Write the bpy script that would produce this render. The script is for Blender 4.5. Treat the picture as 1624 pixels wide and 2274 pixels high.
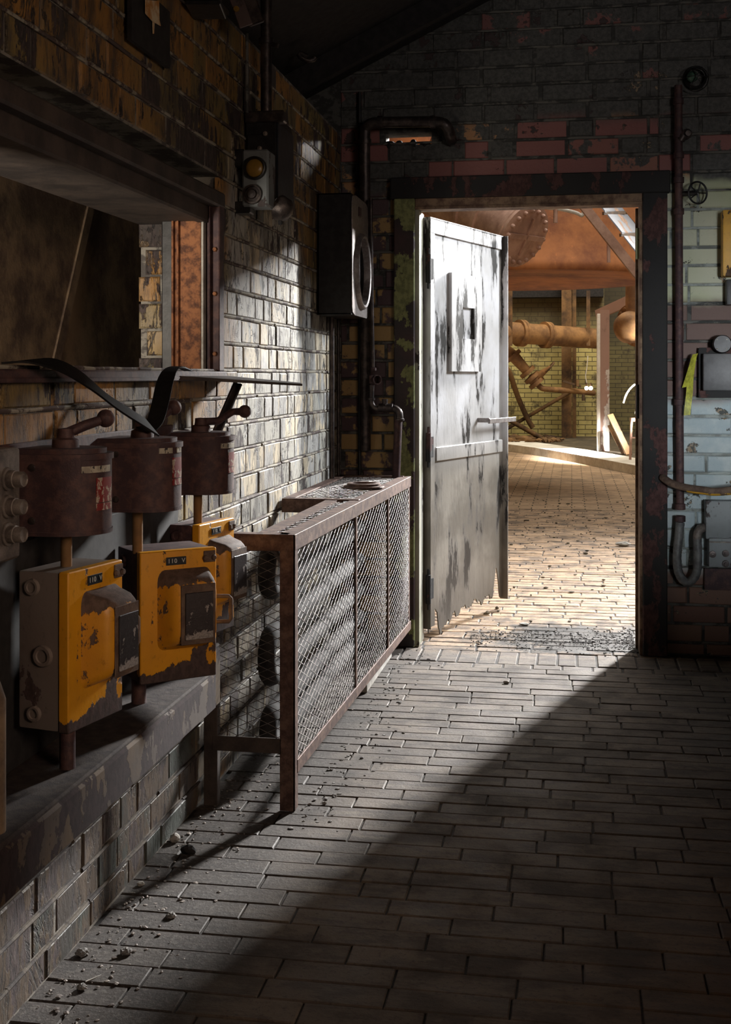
import bpy, bmesh, math, random
from mathutils import Vector, Matrix
random.seed(7)
PI = math.pi
for o in list(bpy.data.objects): bpy.data.objects.remove(o)
S = bpy.context.scene
COL = S.collection
# ------------------------------------------------------------------ camera
F = 2700.0; CX = 812.0; HY = 835.0; YAW = math.radians(9.63)
cs, sn = math.cos(YAW), math.sin(YAW)
cam = bpy.data.objects.new('camera', bpy.data.cameras.new('camera')); COL.objects.link(cam)
cam.location = (0, 0, 1.3); cam.rotation_euler = (PI/2, 0, YAW)
cam.data.sensor_fit = 'HORIZONTAL'; cam.data.sensor_width = 36.0
cam.data.lens = 36.0*F/1624.0
cam.data.shift_y = -(2274/2-HY)/1624.0
cam.data.clip_start = 0.05
S.camera = cam
# ------------------------------------------------------------------ world, lights, exposure
w = bpy.data.worlds.new('world'); S.world = w; w.use_nodes = True
w.node_tree.nodes['Background'].inputs[0].default_value = (0.6, 0.7, 0.9, 1)
w.node_tree.nodes['Background'].inputs[1].default_value = 0.02
S.view_settings.view_transform = 'Standard'; S.view_settings.look = 'None'
S.view_settings.exposure = 0.0; S.view_settings.gamma = 1.0
try: S.view_settings.use_curve_mapping = False
except Exception: pass
def area(name, loc, target, sx, sy, power, col, spread=PI):
    l = bpy.data.lights.new(name, 'AREA'); l.shape = 'RECTANGLE'; l.size = sx; l.size_y = sy
    l.energy = power; l.color = col; l.spread = spread
    o = bpy.data.objects.new(name, l); COL.objects.link(o); o.location = loc
    d = Vector(target)-Vector(loc); o.rotation_euler = d.to_track_quat('-Z', 'Y').to_euler()
    return o
area('hall_high_window_light', (3.6, 15.5, 5.35), (-0.7, 4.6, 0.9), 0.7, 2.0, 265, (1.0, 0.98, 0.95), math.radians(42))
area('hall_side_window_light', (4.8, 9.4, 4.6), (-0.5, 6.2, 1.4), 1.2, 1.8, 140, (0.93, 0.97, 1.0), math.radians(75))
area('hall_rooflight', (1.5, 12.0, 8.2), (1.5, 12.0, 0), 6, 9, 540, (1.0, 0.96, 0.9))
area('hall_far_rooflight', (1.0, 19.5, 8.2), (2.0, 22.0, 0), 5, 5, 800, (1.0, 0.9, 0.72))
area('room_rear_fill_light', (1.5, 0.2, 1.75), (-1.1, 2.75, 1.0), 0.9, 0.7, 4.6, (1.0, 0.74, 0.56), math.radians(70))  # warm fill added for the yellow boxes; its source is unseen
area('room_right_wall_fill', (1.7, -1.2, 1.35), (0.75, 5.8, 1.25), 0.5, 0.5, 2.7, (0.9, 0.96, 1.0), math.radians(17))  # weak fill added to lift the wall right of the doorway
area('hall_kerb_fill', (3.3, 10.9, 5.6), (0.12, 18.9, 0.13), 0.35, 0.35, 80, (1.0, 0.98, 0.95), math.radians(7))  # narrow lamp added only to whiten the kerb
area('room_high_fill', (1.6, 1.2, 2.2), (0.2, 5.8, 2.9), 0.6, 0.6, 2.2, (1.0, 0.9, 0.85), math.radians(60))
area('window_outside_fill', (-1.66, 1.1, 1.2), (-1.5, 3.4, 1.5), 0.25, 0.9, 60.0, (1.0, 0.9, 0.75))  # fill added outside the window for its reveal and the panel
# ------------------------------------------------------------------ picture-measured helpers
def ray(px, D):      # point at pixel column px and optical depth D -> world x, y
    u = (px-CX)/F; R = u*D
    return D*-sn+R*cs, D*cs+R*sn
def P(px, py, D):
    x, y = ray(px, D); return Vector((x, y, 1.3+(HY-py)*D/F))
def bp(px, py, y=5.82):   # on a plane y = const
    u = (px-CX)/F; D = y/(cs+u*sn)
    return P(px, py, D)
def lp(px, py, X=-1.11):  # on a plane x = const
    u = (px-CX)/F; D = X/(-sn+u*cs)
    return P(px, py, D)
# ------------------------------------------------------------------ material helpers
class NT:
    def __init__(s, name):
        s.m = bpy.data.materials.new(name); s.m.use_nodes = True
        s.t = s.m.node_tree; s.n = s.t.nodes; s.n.clear()
        s.out = s.n.new('ShaderNodeOutputMaterial'); s.b = s.n.new('ShaderNodeBsdfPrincipled')
        s.t.links.new(s.b.outputs[0], s.out.inputs[0])
        s.tc = s.n.new('ShaderNodeTexCoord'); s.obj = s.tc.outputs['Object']
        s.geo = None
    def L(s, a, b):
        if isinstance(a, (int, float)): b.default_value = a
        elif isinstance(a, tuple): b.default_value = (a[0], a[1], a[2], 1.0) if len(b.default_value) == 4 else a
        else: s.t.links.new(a, b)
    def vec(s, sc, src=None):
        n = s.n.new('ShaderNodeMapping'); s.t.links.new(src or s.obj, n.inputs[0]); n.inputs['Scale'].default_value = sc
        return n.outputs[0]
    def noise(s, scale, detail=6, rough=0.6, v=None, dist=0.0):
        n = s.n.new('ShaderNodeTexNoise'); s.t.links.new(v or s.obj, n.inputs['Vector'])
        n.inputs['Scale'].default_value = scale; n.inputs['Detail'].default_value = detail
        n.inputs['Roughness'].default_value = rough; n.inputs['Distortion'].default_value = dist
        return n.outputs[0]
    def voro(s, scale, v=None, feat='F1'):
        n = s.n.new('ShaderNodeTexVoronoi'); n.feature = feat; s.t.links.new(v or s.obj, n.inputs['Vector'])
        n.inputs['Scale'].default_value = scale
        return n.outputs['Distance']
    def math(s, op, a, b=0.0):
        n = s.n.new('ShaderNodeMath'); n.operation = op; s.L(a, n.inputs[0]); s.L(b, n.inputs[1]); return n.outputs[0]
    def add(s, a, b): return s.math('ADD', a, b)
    def mul(s, a, b): return s.math('MULTIPLY', a, b)
    def mr(s, v, a, b, c=0.0, d=1.0):
        n = s.n.new('ShaderNodeMapRange'); n.interpolation_type = 'SMOOTHSTEP'; s.L(v, n.inputs[0])
        for i, q in enumerate((a, b, c, d)): s.L(q, n.inputs[i+1])
        return n.outputs[0]
    def mix(s, f, a, b):
        n = s.n.new('ShaderNodeMix'); n.data_type = 'RGBA'
        s.L(f, n.inputs[0]); s.L(a, n.inputs[6]); s.L(b, n.inputs[7]); return n.outputs[2]
    def island(s):
        if not s.geo: s.geo = s.n.new('ShaderNodeNewGeometry')
        return s.geo.outputs['Random Per Island']
    def xyz(s, src=None):
        n = s.n.new('ShaderNodeSeparateXYZ'); s.t.links.new(src or s.obj, n.inputs[0]); return n.outputs
    def bump(s, h, strength=0.5, dist=0.01):
        n = s.n.new('ShaderNodeBump'); s.L(h, n.inputs['Height']); n.inputs['Strength'].default_value = strength
        n.inputs['Distance'].default_value = dist; s.t.links.new(n.outputs[0], s.b.inputs['Normal'])
    def fin(s, col, rough=0.6, metal=0.0, emit=None, es=0.0):
        s.L(col, s.b.inputs['Base Color']); s.L(rough, s.b.inputs['Roughness']); s.L(metal, s.b.inputs['Metallic'])
        if emit: s.L(emit, s.b.inputs['Emission Color']); s.b.inputs['Emission Strength'].default_value = es
        return s.m
def rust(name, dark, light, sc=18, lo=.42, hi=.62, rough=.75, metal=0.25, b=.5):
    t = NT(name); n = t.noise(sc, 9, .68); f = t.noise(sc*14, 3, .7)
    c = t.mix(t.mr(n, lo, hi), dark, light)
    c = t.mix(t.mr(f, .6, .78, 0, .5), c, (light[0]*1.5, light[1]*1.4, light[2]*1.3))
    t.bump(t.add(n, t.mul(f, .35)), b, .004)
    return t.fin(c, rough, metal)
def chipped(name, paint, under, thr=.55, sc=8, paint2=None, rough=.45, stretch=(1, 1, .6), low=None, metal=0.0, high=None):
    """old paint flaking to rust; low=(z0,z1): more flaking towards the bottom edge of the part"""
    t = NT(name); v = t.vec(stretch)
    n = t.noise(sc, 10, .62, v); n2 = t.noise(sc*.5, 4, .5); g = t.noise(sc*7, 5, .7, v)
    h = t.add(n, t.mul(g, .12))
    if low:
        z = t.xyz()[2]; h = t.add(h, t.mr(z, low[0], low[1], .42, 0))
    if high:
        z = t.xyz()[2]; h = t.add(h, t.mr(z, high[0], high[1], 0, .30))
    m = t.mr(h, thr+.06, thr+.075)
    p = t.mix(t.mr(n2, .4, .62), paint, paint2 or tuple(q*.72 for q in paint))
    p = t.mix(t.mr(g, .56, .74, 0, .6), p, tuple(q*.4 for q in paint))
    u = t.mix(t.mr(g, .4, .6), under, tuple(q*1.7 for q in under))
    c = t.mix(m, p, u)
    t.bump(t.add(t.mul(m, -1.0), t.mul(g, .5)), .55, .003)
    return t.fin(c, t.add(rough, t.mul(m, .35)), metal)
def plain(name, col, rough=.6, metal=0.0, sc=30, amt=.35, b=.2):
    t = NT(name); n = t.noise(sc, 6, .6)
    c = t.mix(t.mr(n, .35, .65), tuple(q*(1-amt) for q in col), tuple(min(1, q*(1+amt)) for q in col))
    t.bump(n, b, .003)
    return t.fin(c, rough, metal)
# --- wall_left bricks: ochre above and near, pale grey / cream in the middle, flaking over dark plum
def mat_left():
    t = NT('left_brick_paint'); x, y, z = t.xyz(); r = t.island()
    wob = t.mul(t.add(t.noise(2.2, 4, .6), -.5), .5)
    zz = t.add(z, wob); yy = t.add(y, wob)
    v = t.vec((1, 1, .38)); n = t.noise(11, 10, .66, v); g = t.noise(60, 5, .7, v); big = t.noise(1.6, 3, .5)
    grey = t.mix(t.mr(t.add(t.noise(14, 6, .6, v), t.mul(r, .22)), .54, .62), (.46, .45, .43), (.74, .63, .45))
    blue = t.mix(t.mul(t.mr(r, .7, .74), .6), grey, (.38, .42, .43))
    ochre = t.mix(t.mr(t.add(big, t.mul(r, .3)), .5, .8), (.36, .18, .045), (.27, .20, .065))
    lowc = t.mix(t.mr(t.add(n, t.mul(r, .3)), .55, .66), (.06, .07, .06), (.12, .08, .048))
    near = t.mr(yy, 3.75, 4.0, 1, 0); high = t.mr(zz, t.mr(y, 4.6, 5.1, 1.95, 1.62), t.mr(y, 4.6, 5.1, 2.12, 1.76))
    m = t.math('MAXIMUM', near, high)
    c = t.mix(m, blue, ochre)
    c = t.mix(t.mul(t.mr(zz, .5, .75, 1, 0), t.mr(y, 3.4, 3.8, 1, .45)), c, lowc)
    plum = t.mix(t.mr(g, .4, .6), (.035, .022, .024), (.10, .065, .06))
    thr = t.mr(m, 0, 1, .63, .56)
    h = t.add(n, t.mul(t.add(r, -.5), .16)); h = t.add(h, t.mul(t.add(big, -.5), .25))
    pm = t.mr(t.math('SUBTRACT', h, thr), -.005, .012)
    c = t.mix(pm, c, plum)
    dirt = t.mr(t.noise(5, 9, .75, t.vec((1, 1, .3))), .47, .64, 0, .8); c = t.mix(dirt, c, (.045, .038, .034))
    vein = t.mr(t.math('ABSOLUTE', t.add(t.noise(7, 7, .65, v, .8), -.5)), .004, .020, .9, 0); c = t.mix(t.mul(vein, t.mr(t.noise(3, 3), .44, .52)), c, (.02, .018, .018))
    dk = t.mr(t.noise(22, 8, .7, v), .60, .66); c = t.mix(dk, c, (.012, .011, .012))
    c = t.mix(t.mr(r, 0, 1, 0, .25), c, (.06, .052, .05))
    c = t.mix(t.mr(g, .50, .66, 0, .55), c, (.07, .06, .055))
    t.bump(t.add(t.add(t.mul(pm, -.7), t.mul(vein, -.8)), t.add(t.mul(g, .9), t.mul(dk, -.8))), .8, .005)
    return t.fin(c, t.add(.58, t.mul(pm, .25)))
def mat_back():
    t = NT('back_brick_paint'); x, y, z = t.xyz(); r = t.island()
    wob = t.mul(t.add(t.noise(3, 4, .6), -.5), .16); zz = t.add(z, wob)
    n = t.noise(9, 9, .62); g = t.noise(55, 5, .7); big = t.noise(1.4, 3, .5)
    brick = t.mix(r, (.36, .15, .09), (.46, .27, .11)); brick = t.mix(t.mr(r, .35, .55), (.26, .10, .09), brick)
    char = t.mix(t.mr(g, .35, .65), (.040, .040, .038), (.085, .085, .078))
    pale = t.mix(t.mr(big, .45, .6), (.44, .47, .30), (.52, .53, .40))
    blue = t.mix(t.mr(t.noise(6, 6, .6), .4, .62), (.36, .44, .47), (.48, .54, .54))
    right = t.mr(x, .2, .3)
    # left of the door: tan bricks under dark flakes;   right: bands
    band = t.mix(t.mr(zz, 1.62, 1.68), (.13, .075, .06), pale)
    band = t.mix(t.mr(zz, 1.16, 1.24, 1, 0), band, blue)
    band = t.mix(t.mr(zz, .36, .44, 1, 0), band, t.mix(r, (.16, .07, .05), (.22, .13, .09)))
    tan = t.mix(t.mr(t.add(n, t.mul(r, .3)), .60, .66), (.40, .26, .10), (.085, .05, .055))
    low = t.mix(right, tan, band)
    mid = t.mix(t.mr(t.add(n, t.mul(r, .5)), .72, .76), brick, char)
    topm = t.mr(t.add(n, t.mul(r, -.22)), .54, .56); top = t.mix(t.mul(topm, t.mr(r, .12, .16, .75, 0)), char, brick)
    c = t.mix(t.mr(zz, 2.17, 2.22), low, mid); c = t.mix(t.mr(zz, 2.46, 2.56), c, top)
    ch = t.mr(t.add(n, t.mul(g, .15)), .70, .715)
    c = t.mix(ch, c, t.mix(right, (.05, .03, .03), t.mix(t.mr(g, .5, .52), (.30, .22, .14), (.04, .045, .04))))
    c = t.mix(t.mr(g, .62, .75, 0, .55), c, (.03, .03, .028))
    t.bump(t.add(t.mul(ch, -.6), t.mul(g, .9)), .8, .005)
    return t.fin(c, .55)
def mat_mortar(name, a, b_):
    t = NT(name); n = t.noise(12, 8, .65, t.vec((1, 1, 1.6))); g = t.noise(90, 4, .7)
    c = t.mix(t.mr(n, .46, .54), a, b_); t.bump(t.add(n, g), .5, .004)
    return t.fin(c, .8)
def mat_mortar_pos(name, a, b_, pa, pb):
    t = NT(name); x, y, z = t.xyz(); n = t.noise(12, 8, .65, t.vec((1, 1, 1.6))); g = t.noise(90, 4, .7)
    zz = t.add(z, t.mul(t.add(t.noise(5, 5, .6), -.5), .2))
    k = t.mul(t.mr(x, .35, .42), t.mul(t.mr(zz, .40, .46), t.mr(zz, 2.10, 2.18, 1, 0)))
    k = t.math('MULTIPLY', k, t.math('MAXIMUM', t.mr(zz, 1.16, 1.24, 1, 0), t.mr(zz, 1.62, 1.68)))
    c = t.mix(t.mr(n, .46, .54), a, b_); c = t.mix(k, c, t.mix(t.mr(n, .4, .6), pa, pb)); t.bump(t.add(n, g), .5, .004)
    return t.fin(c, .8)
def mat_floor():
    t = NT('floor_pavers'); x, y, z = t.xyz(); r = t.island()
    n = t.noise(5, 9, .65); f = t.noise(70, 5, .75); st = t.noise(16, 8, .7, t.vec((.35, 1, 1)))
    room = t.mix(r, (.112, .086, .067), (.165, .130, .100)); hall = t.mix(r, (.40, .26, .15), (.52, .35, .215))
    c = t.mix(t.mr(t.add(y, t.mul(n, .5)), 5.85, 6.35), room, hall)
    c = t.mix(t.mr(t.add(x, t.mul(y, -.30)), -.95, -.45, .0, .8), c, t.mix(r, (.085, .045, .025), (.12, .07, .038)))  # right floor browned and darkened along the slant of the doorway shadow
    c = t.mix(t.mr(st, .45, .60, 0, .7), c, (.050, .038, .033))
    c = t.mix(t.mr(n, .50, .62, 0, .65), c, (.05, .04, .035))
    c = t.mix(t.mr(f, .54, .64, 0, .6), c, (.035, .028, .026))
    # heap of black grit along the sill of the doorway; left-wall crumbs, darkened to stand for fading light
    e = t.add(t.mul(t.add(t.noise(4, 8, .7), -.5), 1.0), 0)
    sill = t.mul(t.mr(t.add(y, t.mul(e, .5)), 5.76, 5.82), t.mr(t.add(y, e), 6.3, 6.6, 1, 0)); sill = t.mul(sill, t.mr(t.add(x, t.mul(e, 1.1)), -.52, -.22))
    c = t.mix(t.mul(sill, .95), c, t.mix(t.mr(f, .5, .62), (.008, .007, .006), (.032, .028, .025)))
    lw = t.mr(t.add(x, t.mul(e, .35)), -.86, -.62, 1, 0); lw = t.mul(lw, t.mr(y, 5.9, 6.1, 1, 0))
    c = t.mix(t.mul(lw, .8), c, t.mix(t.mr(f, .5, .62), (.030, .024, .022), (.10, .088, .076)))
    t.bump(t.add(t.mul(f, .9), t.mul(st, .6)), .6, .004)
    return t.fin(c, t.mr(n, .3, .7, .62, .82))
M_LEFT = mat_left(); M_BACK = mat_back(); M_FLOOR = mat_floor()
M_MORL = mat_mortar('left_mortar', (.08, .07, .065), (.24, .22, .19))
def mat_ridge():
    t = NT('mortar_ridge'); x, y, z = t.xyz(); n = t.noise(12, 8, .65); g = t.noise(90, 4, .7)
    c = t.mix(t.mr(n, .46, .54), (.08, .055, .05), (.34, .31, .25))
    c = t.mix(t.mr(t.add(z, t.mul(n, .3)), .6, .85, 1, 0), c, t.mix(t.mr(n, .45, .55), (.035, .026, .024), (.10, .08, .06)))  # low ridges coloured darker to keep the near foreground dim
    t.bump(t.add(n, g), .5, .004); return t.fin(c, .85)
M_RIDGE = mat_ridge()
M_MORB = mat_mortar_pos('back_mortar', (.035, .035, .033), (.09, .088, .08), (.13, .14, .13), (.30, .33, .31))
M_RIDGB = mat_mortar('back_ridge', (.05, .05, .047), (.15, .145, .13))
M_RIDGR = mat_mortar_pos('pale_ridge', (.05, .05, .047), (.15, .145, .13), (.24, .26, .24), (.42, .46, .44))
M_GROUT = mat_mortar('floor_grout', (.022, .018, .017), (.05, .042, .037))
M_BLACK = plain('black_steel', (.022, .021, .022), .42, .3)
M_SOOT = plain('sooty_timber', (.016, .014, .014), .85)
M_DRUM = rust('plum_rust', (.050, .026, .030), (.115, .058, .050), 26, .42, .66, .62, .15, .5)
M_FRAME = rust('fence_rust', (.075, .040, .034), (.20, .125, .095), 30, .38, .66, .6, .3)
M_WIRE = rust('wire_rust', (.05, .042, .04), (.20, .175, .16), 60, .35, .6, .5, .5)
M_ORUST = rust('orange_rust', (.10, .040, .024), (.34, .14, .06), 34, .36, .60, .7, .2, .9)
M_HOP = rust('hopper_rust', (.20, .06, .022), (.52, .19, .055), 1.2, .36, .66, .75, .05, .3)
M_HPIPE = rust('hall_pipe_rust', (.17, .085, .035), (.38, .20, .075), 3.0, .35, .65, .7, .1, .3)
M_HFL = rust('nozzle_rust', (.38, .21, .15), (.62, .38, .28), 4.0, .35, .65, .6, .15, .3)
M_HDARK = rust('stanchion_rust', (.055, .032, .018), (.24, .13, .05), 2.2, .35, .62, .8, .1, .3)
M_COLB = chipped('brown_column_paint', (.33, .20, .15), (.36, .33, .30), .53, 1.3, None, .5, (1, 1, .5))
M_YEL = chipped('yellow_paint', (.74, .33, .012), (.045, .028, .026), .585, 11, (.62, .27, .015), .38, (1, 1, .6), (-.03, .05))
M_YELC = chipped('yellow_cover_paint', (.76, .34, .014), (.075, .046, .034), .555, 9, (.60, .25, .02), .42, (1, 1, .7), None, 0, (.205, .262))
M_GREYSIDE = chipped('grey_side_paint', (.19, .155, .135), (.05, .03, .028), .60, 9, (.16, .12, .10), .5)
M_COVDUST = rust('brown_dust', (.09, .055, .042), (.17, .115, .08), 25, .4, .65, .8, 0, .5)
M_PLATE = chipped('burnt_plate', (.030, .022, .024), (.20, .18, .17), .60, 34, None, .35, (1, 1, 1), (-.01, .03))
M_TAG = plain('black_label', (.012, .014, .018), .4)
M_LET = plain('white_lettering', (.55, .55, .52), .5, 0, 30, .05)
M_NWHITE = chipped('worn_white_plate', (.46, .42, .33), (.03, .028, .028), .56, 110, (.30, .26, .2), .5)
M_NRED = chipped('worn_red_plate', (.22, .025, .022), (.34, .28, .22), .52, 75, (.22, .02, .02), .5)
M_ALU = rust('dull_alloy', (.12, .10, .09), (.27, .23, .20), 30, .35, .65, .55, .4)
M_PIPE = rust('dark_pipe', (.045, .036, .036), (.12, .095, .085), 25, .4, .65, .38, .6, .4)
M_BENDP = plain('dusty_black_pipe', (.030, .028, .028), .85, 0, 25, .4, .5)
M_DOOR = None
def mat_door():
    t = NT('door_paint'); v = t.vec((1, 1, .25)); x, y, z = t.xyz()
    n = t.noise(7, 10, .66, v); g = t.noise(45, 6, .7, v); b = t.noise(3.0, 4, .55)
    c = t.mix(t.mr(b, .35, .65), (.50, .49, .49), (.66, .66, .69))
    c = t.mix(t.mr(z, .75, 1.15, 1, 0), c, t.mix(t.mr(b, .4, .6), (.19, .17, .145), (.33, .30, .26)))
    c = t.mix(t.mr(n, .50, .60, 0, .72), c, (.13, .125, .125))
    c = t.mix(t.mr(t.add(n, t.mul(g, .18)), .655, .675), c, (.030, .027, .025))
    c = t.mix(t.mr(t.add(z, t.mul(n, .5)), .30, .62, .75, 0), c, (.10, .088, .075))
    t.bump(t.add(t.mul(n, -.8), t.mul(g, .6)), .5, .005)
    return t.fin(c, .42, .15)
M_DOOR = mat_door()
M_DFR = chipped('black_frame_paint', (.020, .019, .019), (.055, .028, .026), .53, 6, (.014, .013, .014), .8)
M_DFL = chipped('green_flaked_frame', (.022, .02, .02), (.17, .18, .075), .50, 7, (.06, .03, .03), .5, (1, 1, .7))
M_JAMB = chipped('cream_jamb_paint', (.42, .41, .36), (.05, .04, .035), .60, 9, (.30, .30, .22), .4)
M_LINT = rust('lintel_rust', (.10, .055, .04), (.30, .20, .13), 14, .36, .62)
M_STRAP = plain('black_rubber', (.010, .009, .009), .6, 0, 80, .2, .15)
M_STRAP.node_tree.nodes['Principled BSDF'].inputs['Specular IOR Level'].default_value = .15
M_WOODD = rust('old_dark_board', (.030, .022, .020), (.075, .055, .045), 9, .35, .65, .7, 0, .5)
M_LEDGE = chipped('ledge_paint', (.062, .045, .036), (.020, .012, .013), .47, 9, (.10, .065, .035), .85)
M_LEDGETOP = rust('ledge_dirt', (.020, .013, .014), (.055, .041, .035), 30, .35, .65, .9, 0, .8)
M_AMBER = plain('amber_lens', (.28, .16, .03), .3, 0, 60, .1, .3)
M_GLENS = plain('green_lens', (.05, .10, .07), .25)
M_GREY = chipped('grey_paint_blue', (.20, .22, .23), (.05, .04, .04), .56, 10, None, .5)
M_SPK = rust('cabinet_face', (.24, .21, .20), (.38, .35, .34), 50, .4, .65, .35, .5)
M_HOSE = plain('grey_hose', (.11, .11, .11), .5)
M_TAPE = plain('yellow_green_tape', (.42, .42, .05), .5, 0, 50, .3)
M_CONC = rust('pale_concrete', (.55, .50, .42), (.85, .82, .74), 3, .35, .65, .85, 0, .4)
M_DIRT = rust('platform_dirt', (.05, .040, .025), (.13, .10, .06), 4, .35, .65, .9, 0, .5)
M_STEP = chipped('pale_tread', (.17, .17, .19), (.35, .22, .15), .60, 3, (.13, .13, .15), .7)
M_TEAL = chipped('teal_paint', (.16, .24, .20), (.10, .07, .04), .56, 6, None, .5)
M_PLANK = rust('weathered_plank', (.30, .28, .25), (.50, .48, .44), 20, .35, .65, .85, 0, .6)
M_FLUFF = plain('grey_fluff', (.22, .21, .20), .95, 0, 120, .3)
M_BULB = NT('bulb_glow').fin((1, 1, 1), .3, 0, (1, .95, .85), 18)
def mat_farbrick():
    t = NT('yellow_far_brick'); x, y, z = t.xyz()
    n = t.n.new('ShaderNodeCombineXYZ'); t.L(x, n.inputs[0]); t.L(z, n.inputs[1])
    bt = t.n.new('ShaderNodeTexBrick'); t.t.links.new(n.outputs[0], bt.inputs['Vector'])
    bt.inputs['Scale'].default_value = 1; bt.inputs['Brick Width'].default_value = .26; bt.inputs['Row Height'].default_value = .088
    bt.inputs['Mortar Size'].default_value = .007; bt.inputs['Mortar Smooth'].default_value = .3
    bt.inputs['Color1'].default_value = (.58, .49, .19, 1); bt.inputs['Color2'].default_value = (.44, .36, .13, 1); bt.inputs['Mortar'].default_value = (.06, .045, .02, 1)
    d = t.noise(1.0, 8, .66); d2 = t.noise(2.6, 9, .75)
    c = t.mix(t.mr(d, .52, .72, 0, .8), bt.outputs[0], (.09, .065, .03))
    c = t.mix(t.mr(d2, .54, .64, 0, .8), c, (.06, .042, .02))
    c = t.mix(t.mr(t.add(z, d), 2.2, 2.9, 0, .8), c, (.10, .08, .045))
    c = t.mix(t.mr(x, .60, .66), c, t.mix(.7, c, (.035, .03, .022)))  # recess beyond the step painted dark in place of its dim light
    t.bump(bt.outputs['Fac'], -.4, .01)
    return t.fin(c, .7)
M_FAR = mat_farbrick()
def mat_hallfloor():
    t = NT('hall_floor_brick'); x, y, z = t.xyz()
    bt = t.n.new('ShaderNodeTexBrick'); t.t.links.new(t.obj, bt.inputs['Vector'])
    bt.inputs['Scale'].default_value = 1; bt.inputs['Brick Width'].default_value = .26; bt.inputs['Row Height'].default_value = .125
    bt.inputs['Mortar Size'].default_value = .006
    bt.inputs['Color1'].default_value = (.54, .365, .22, 1); bt.inputs['Color2'].default_value = (.40, .265, .155, 1); bt.inputs['Mortar'].default_value = (.07, .05, .03, 1)
    d = t.noise(.8, 9, .7); d2 = t.noise(9, 8, .72, t.vec((.5, 1, 1)))
    c = t.mix(t.mr(d, .45, .66, 0, .7), bt.outputs[0], (.14, .095, .06)); c = t.mix(t.mr(d2, .50, .64, 0, .65), c, (.07, .05, .035))
    t.bump(bt.outputs['Fac'], -.4, .01)
    return t.fin(c, .75)
M_HFLOOR = mat_hallfloor()
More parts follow.
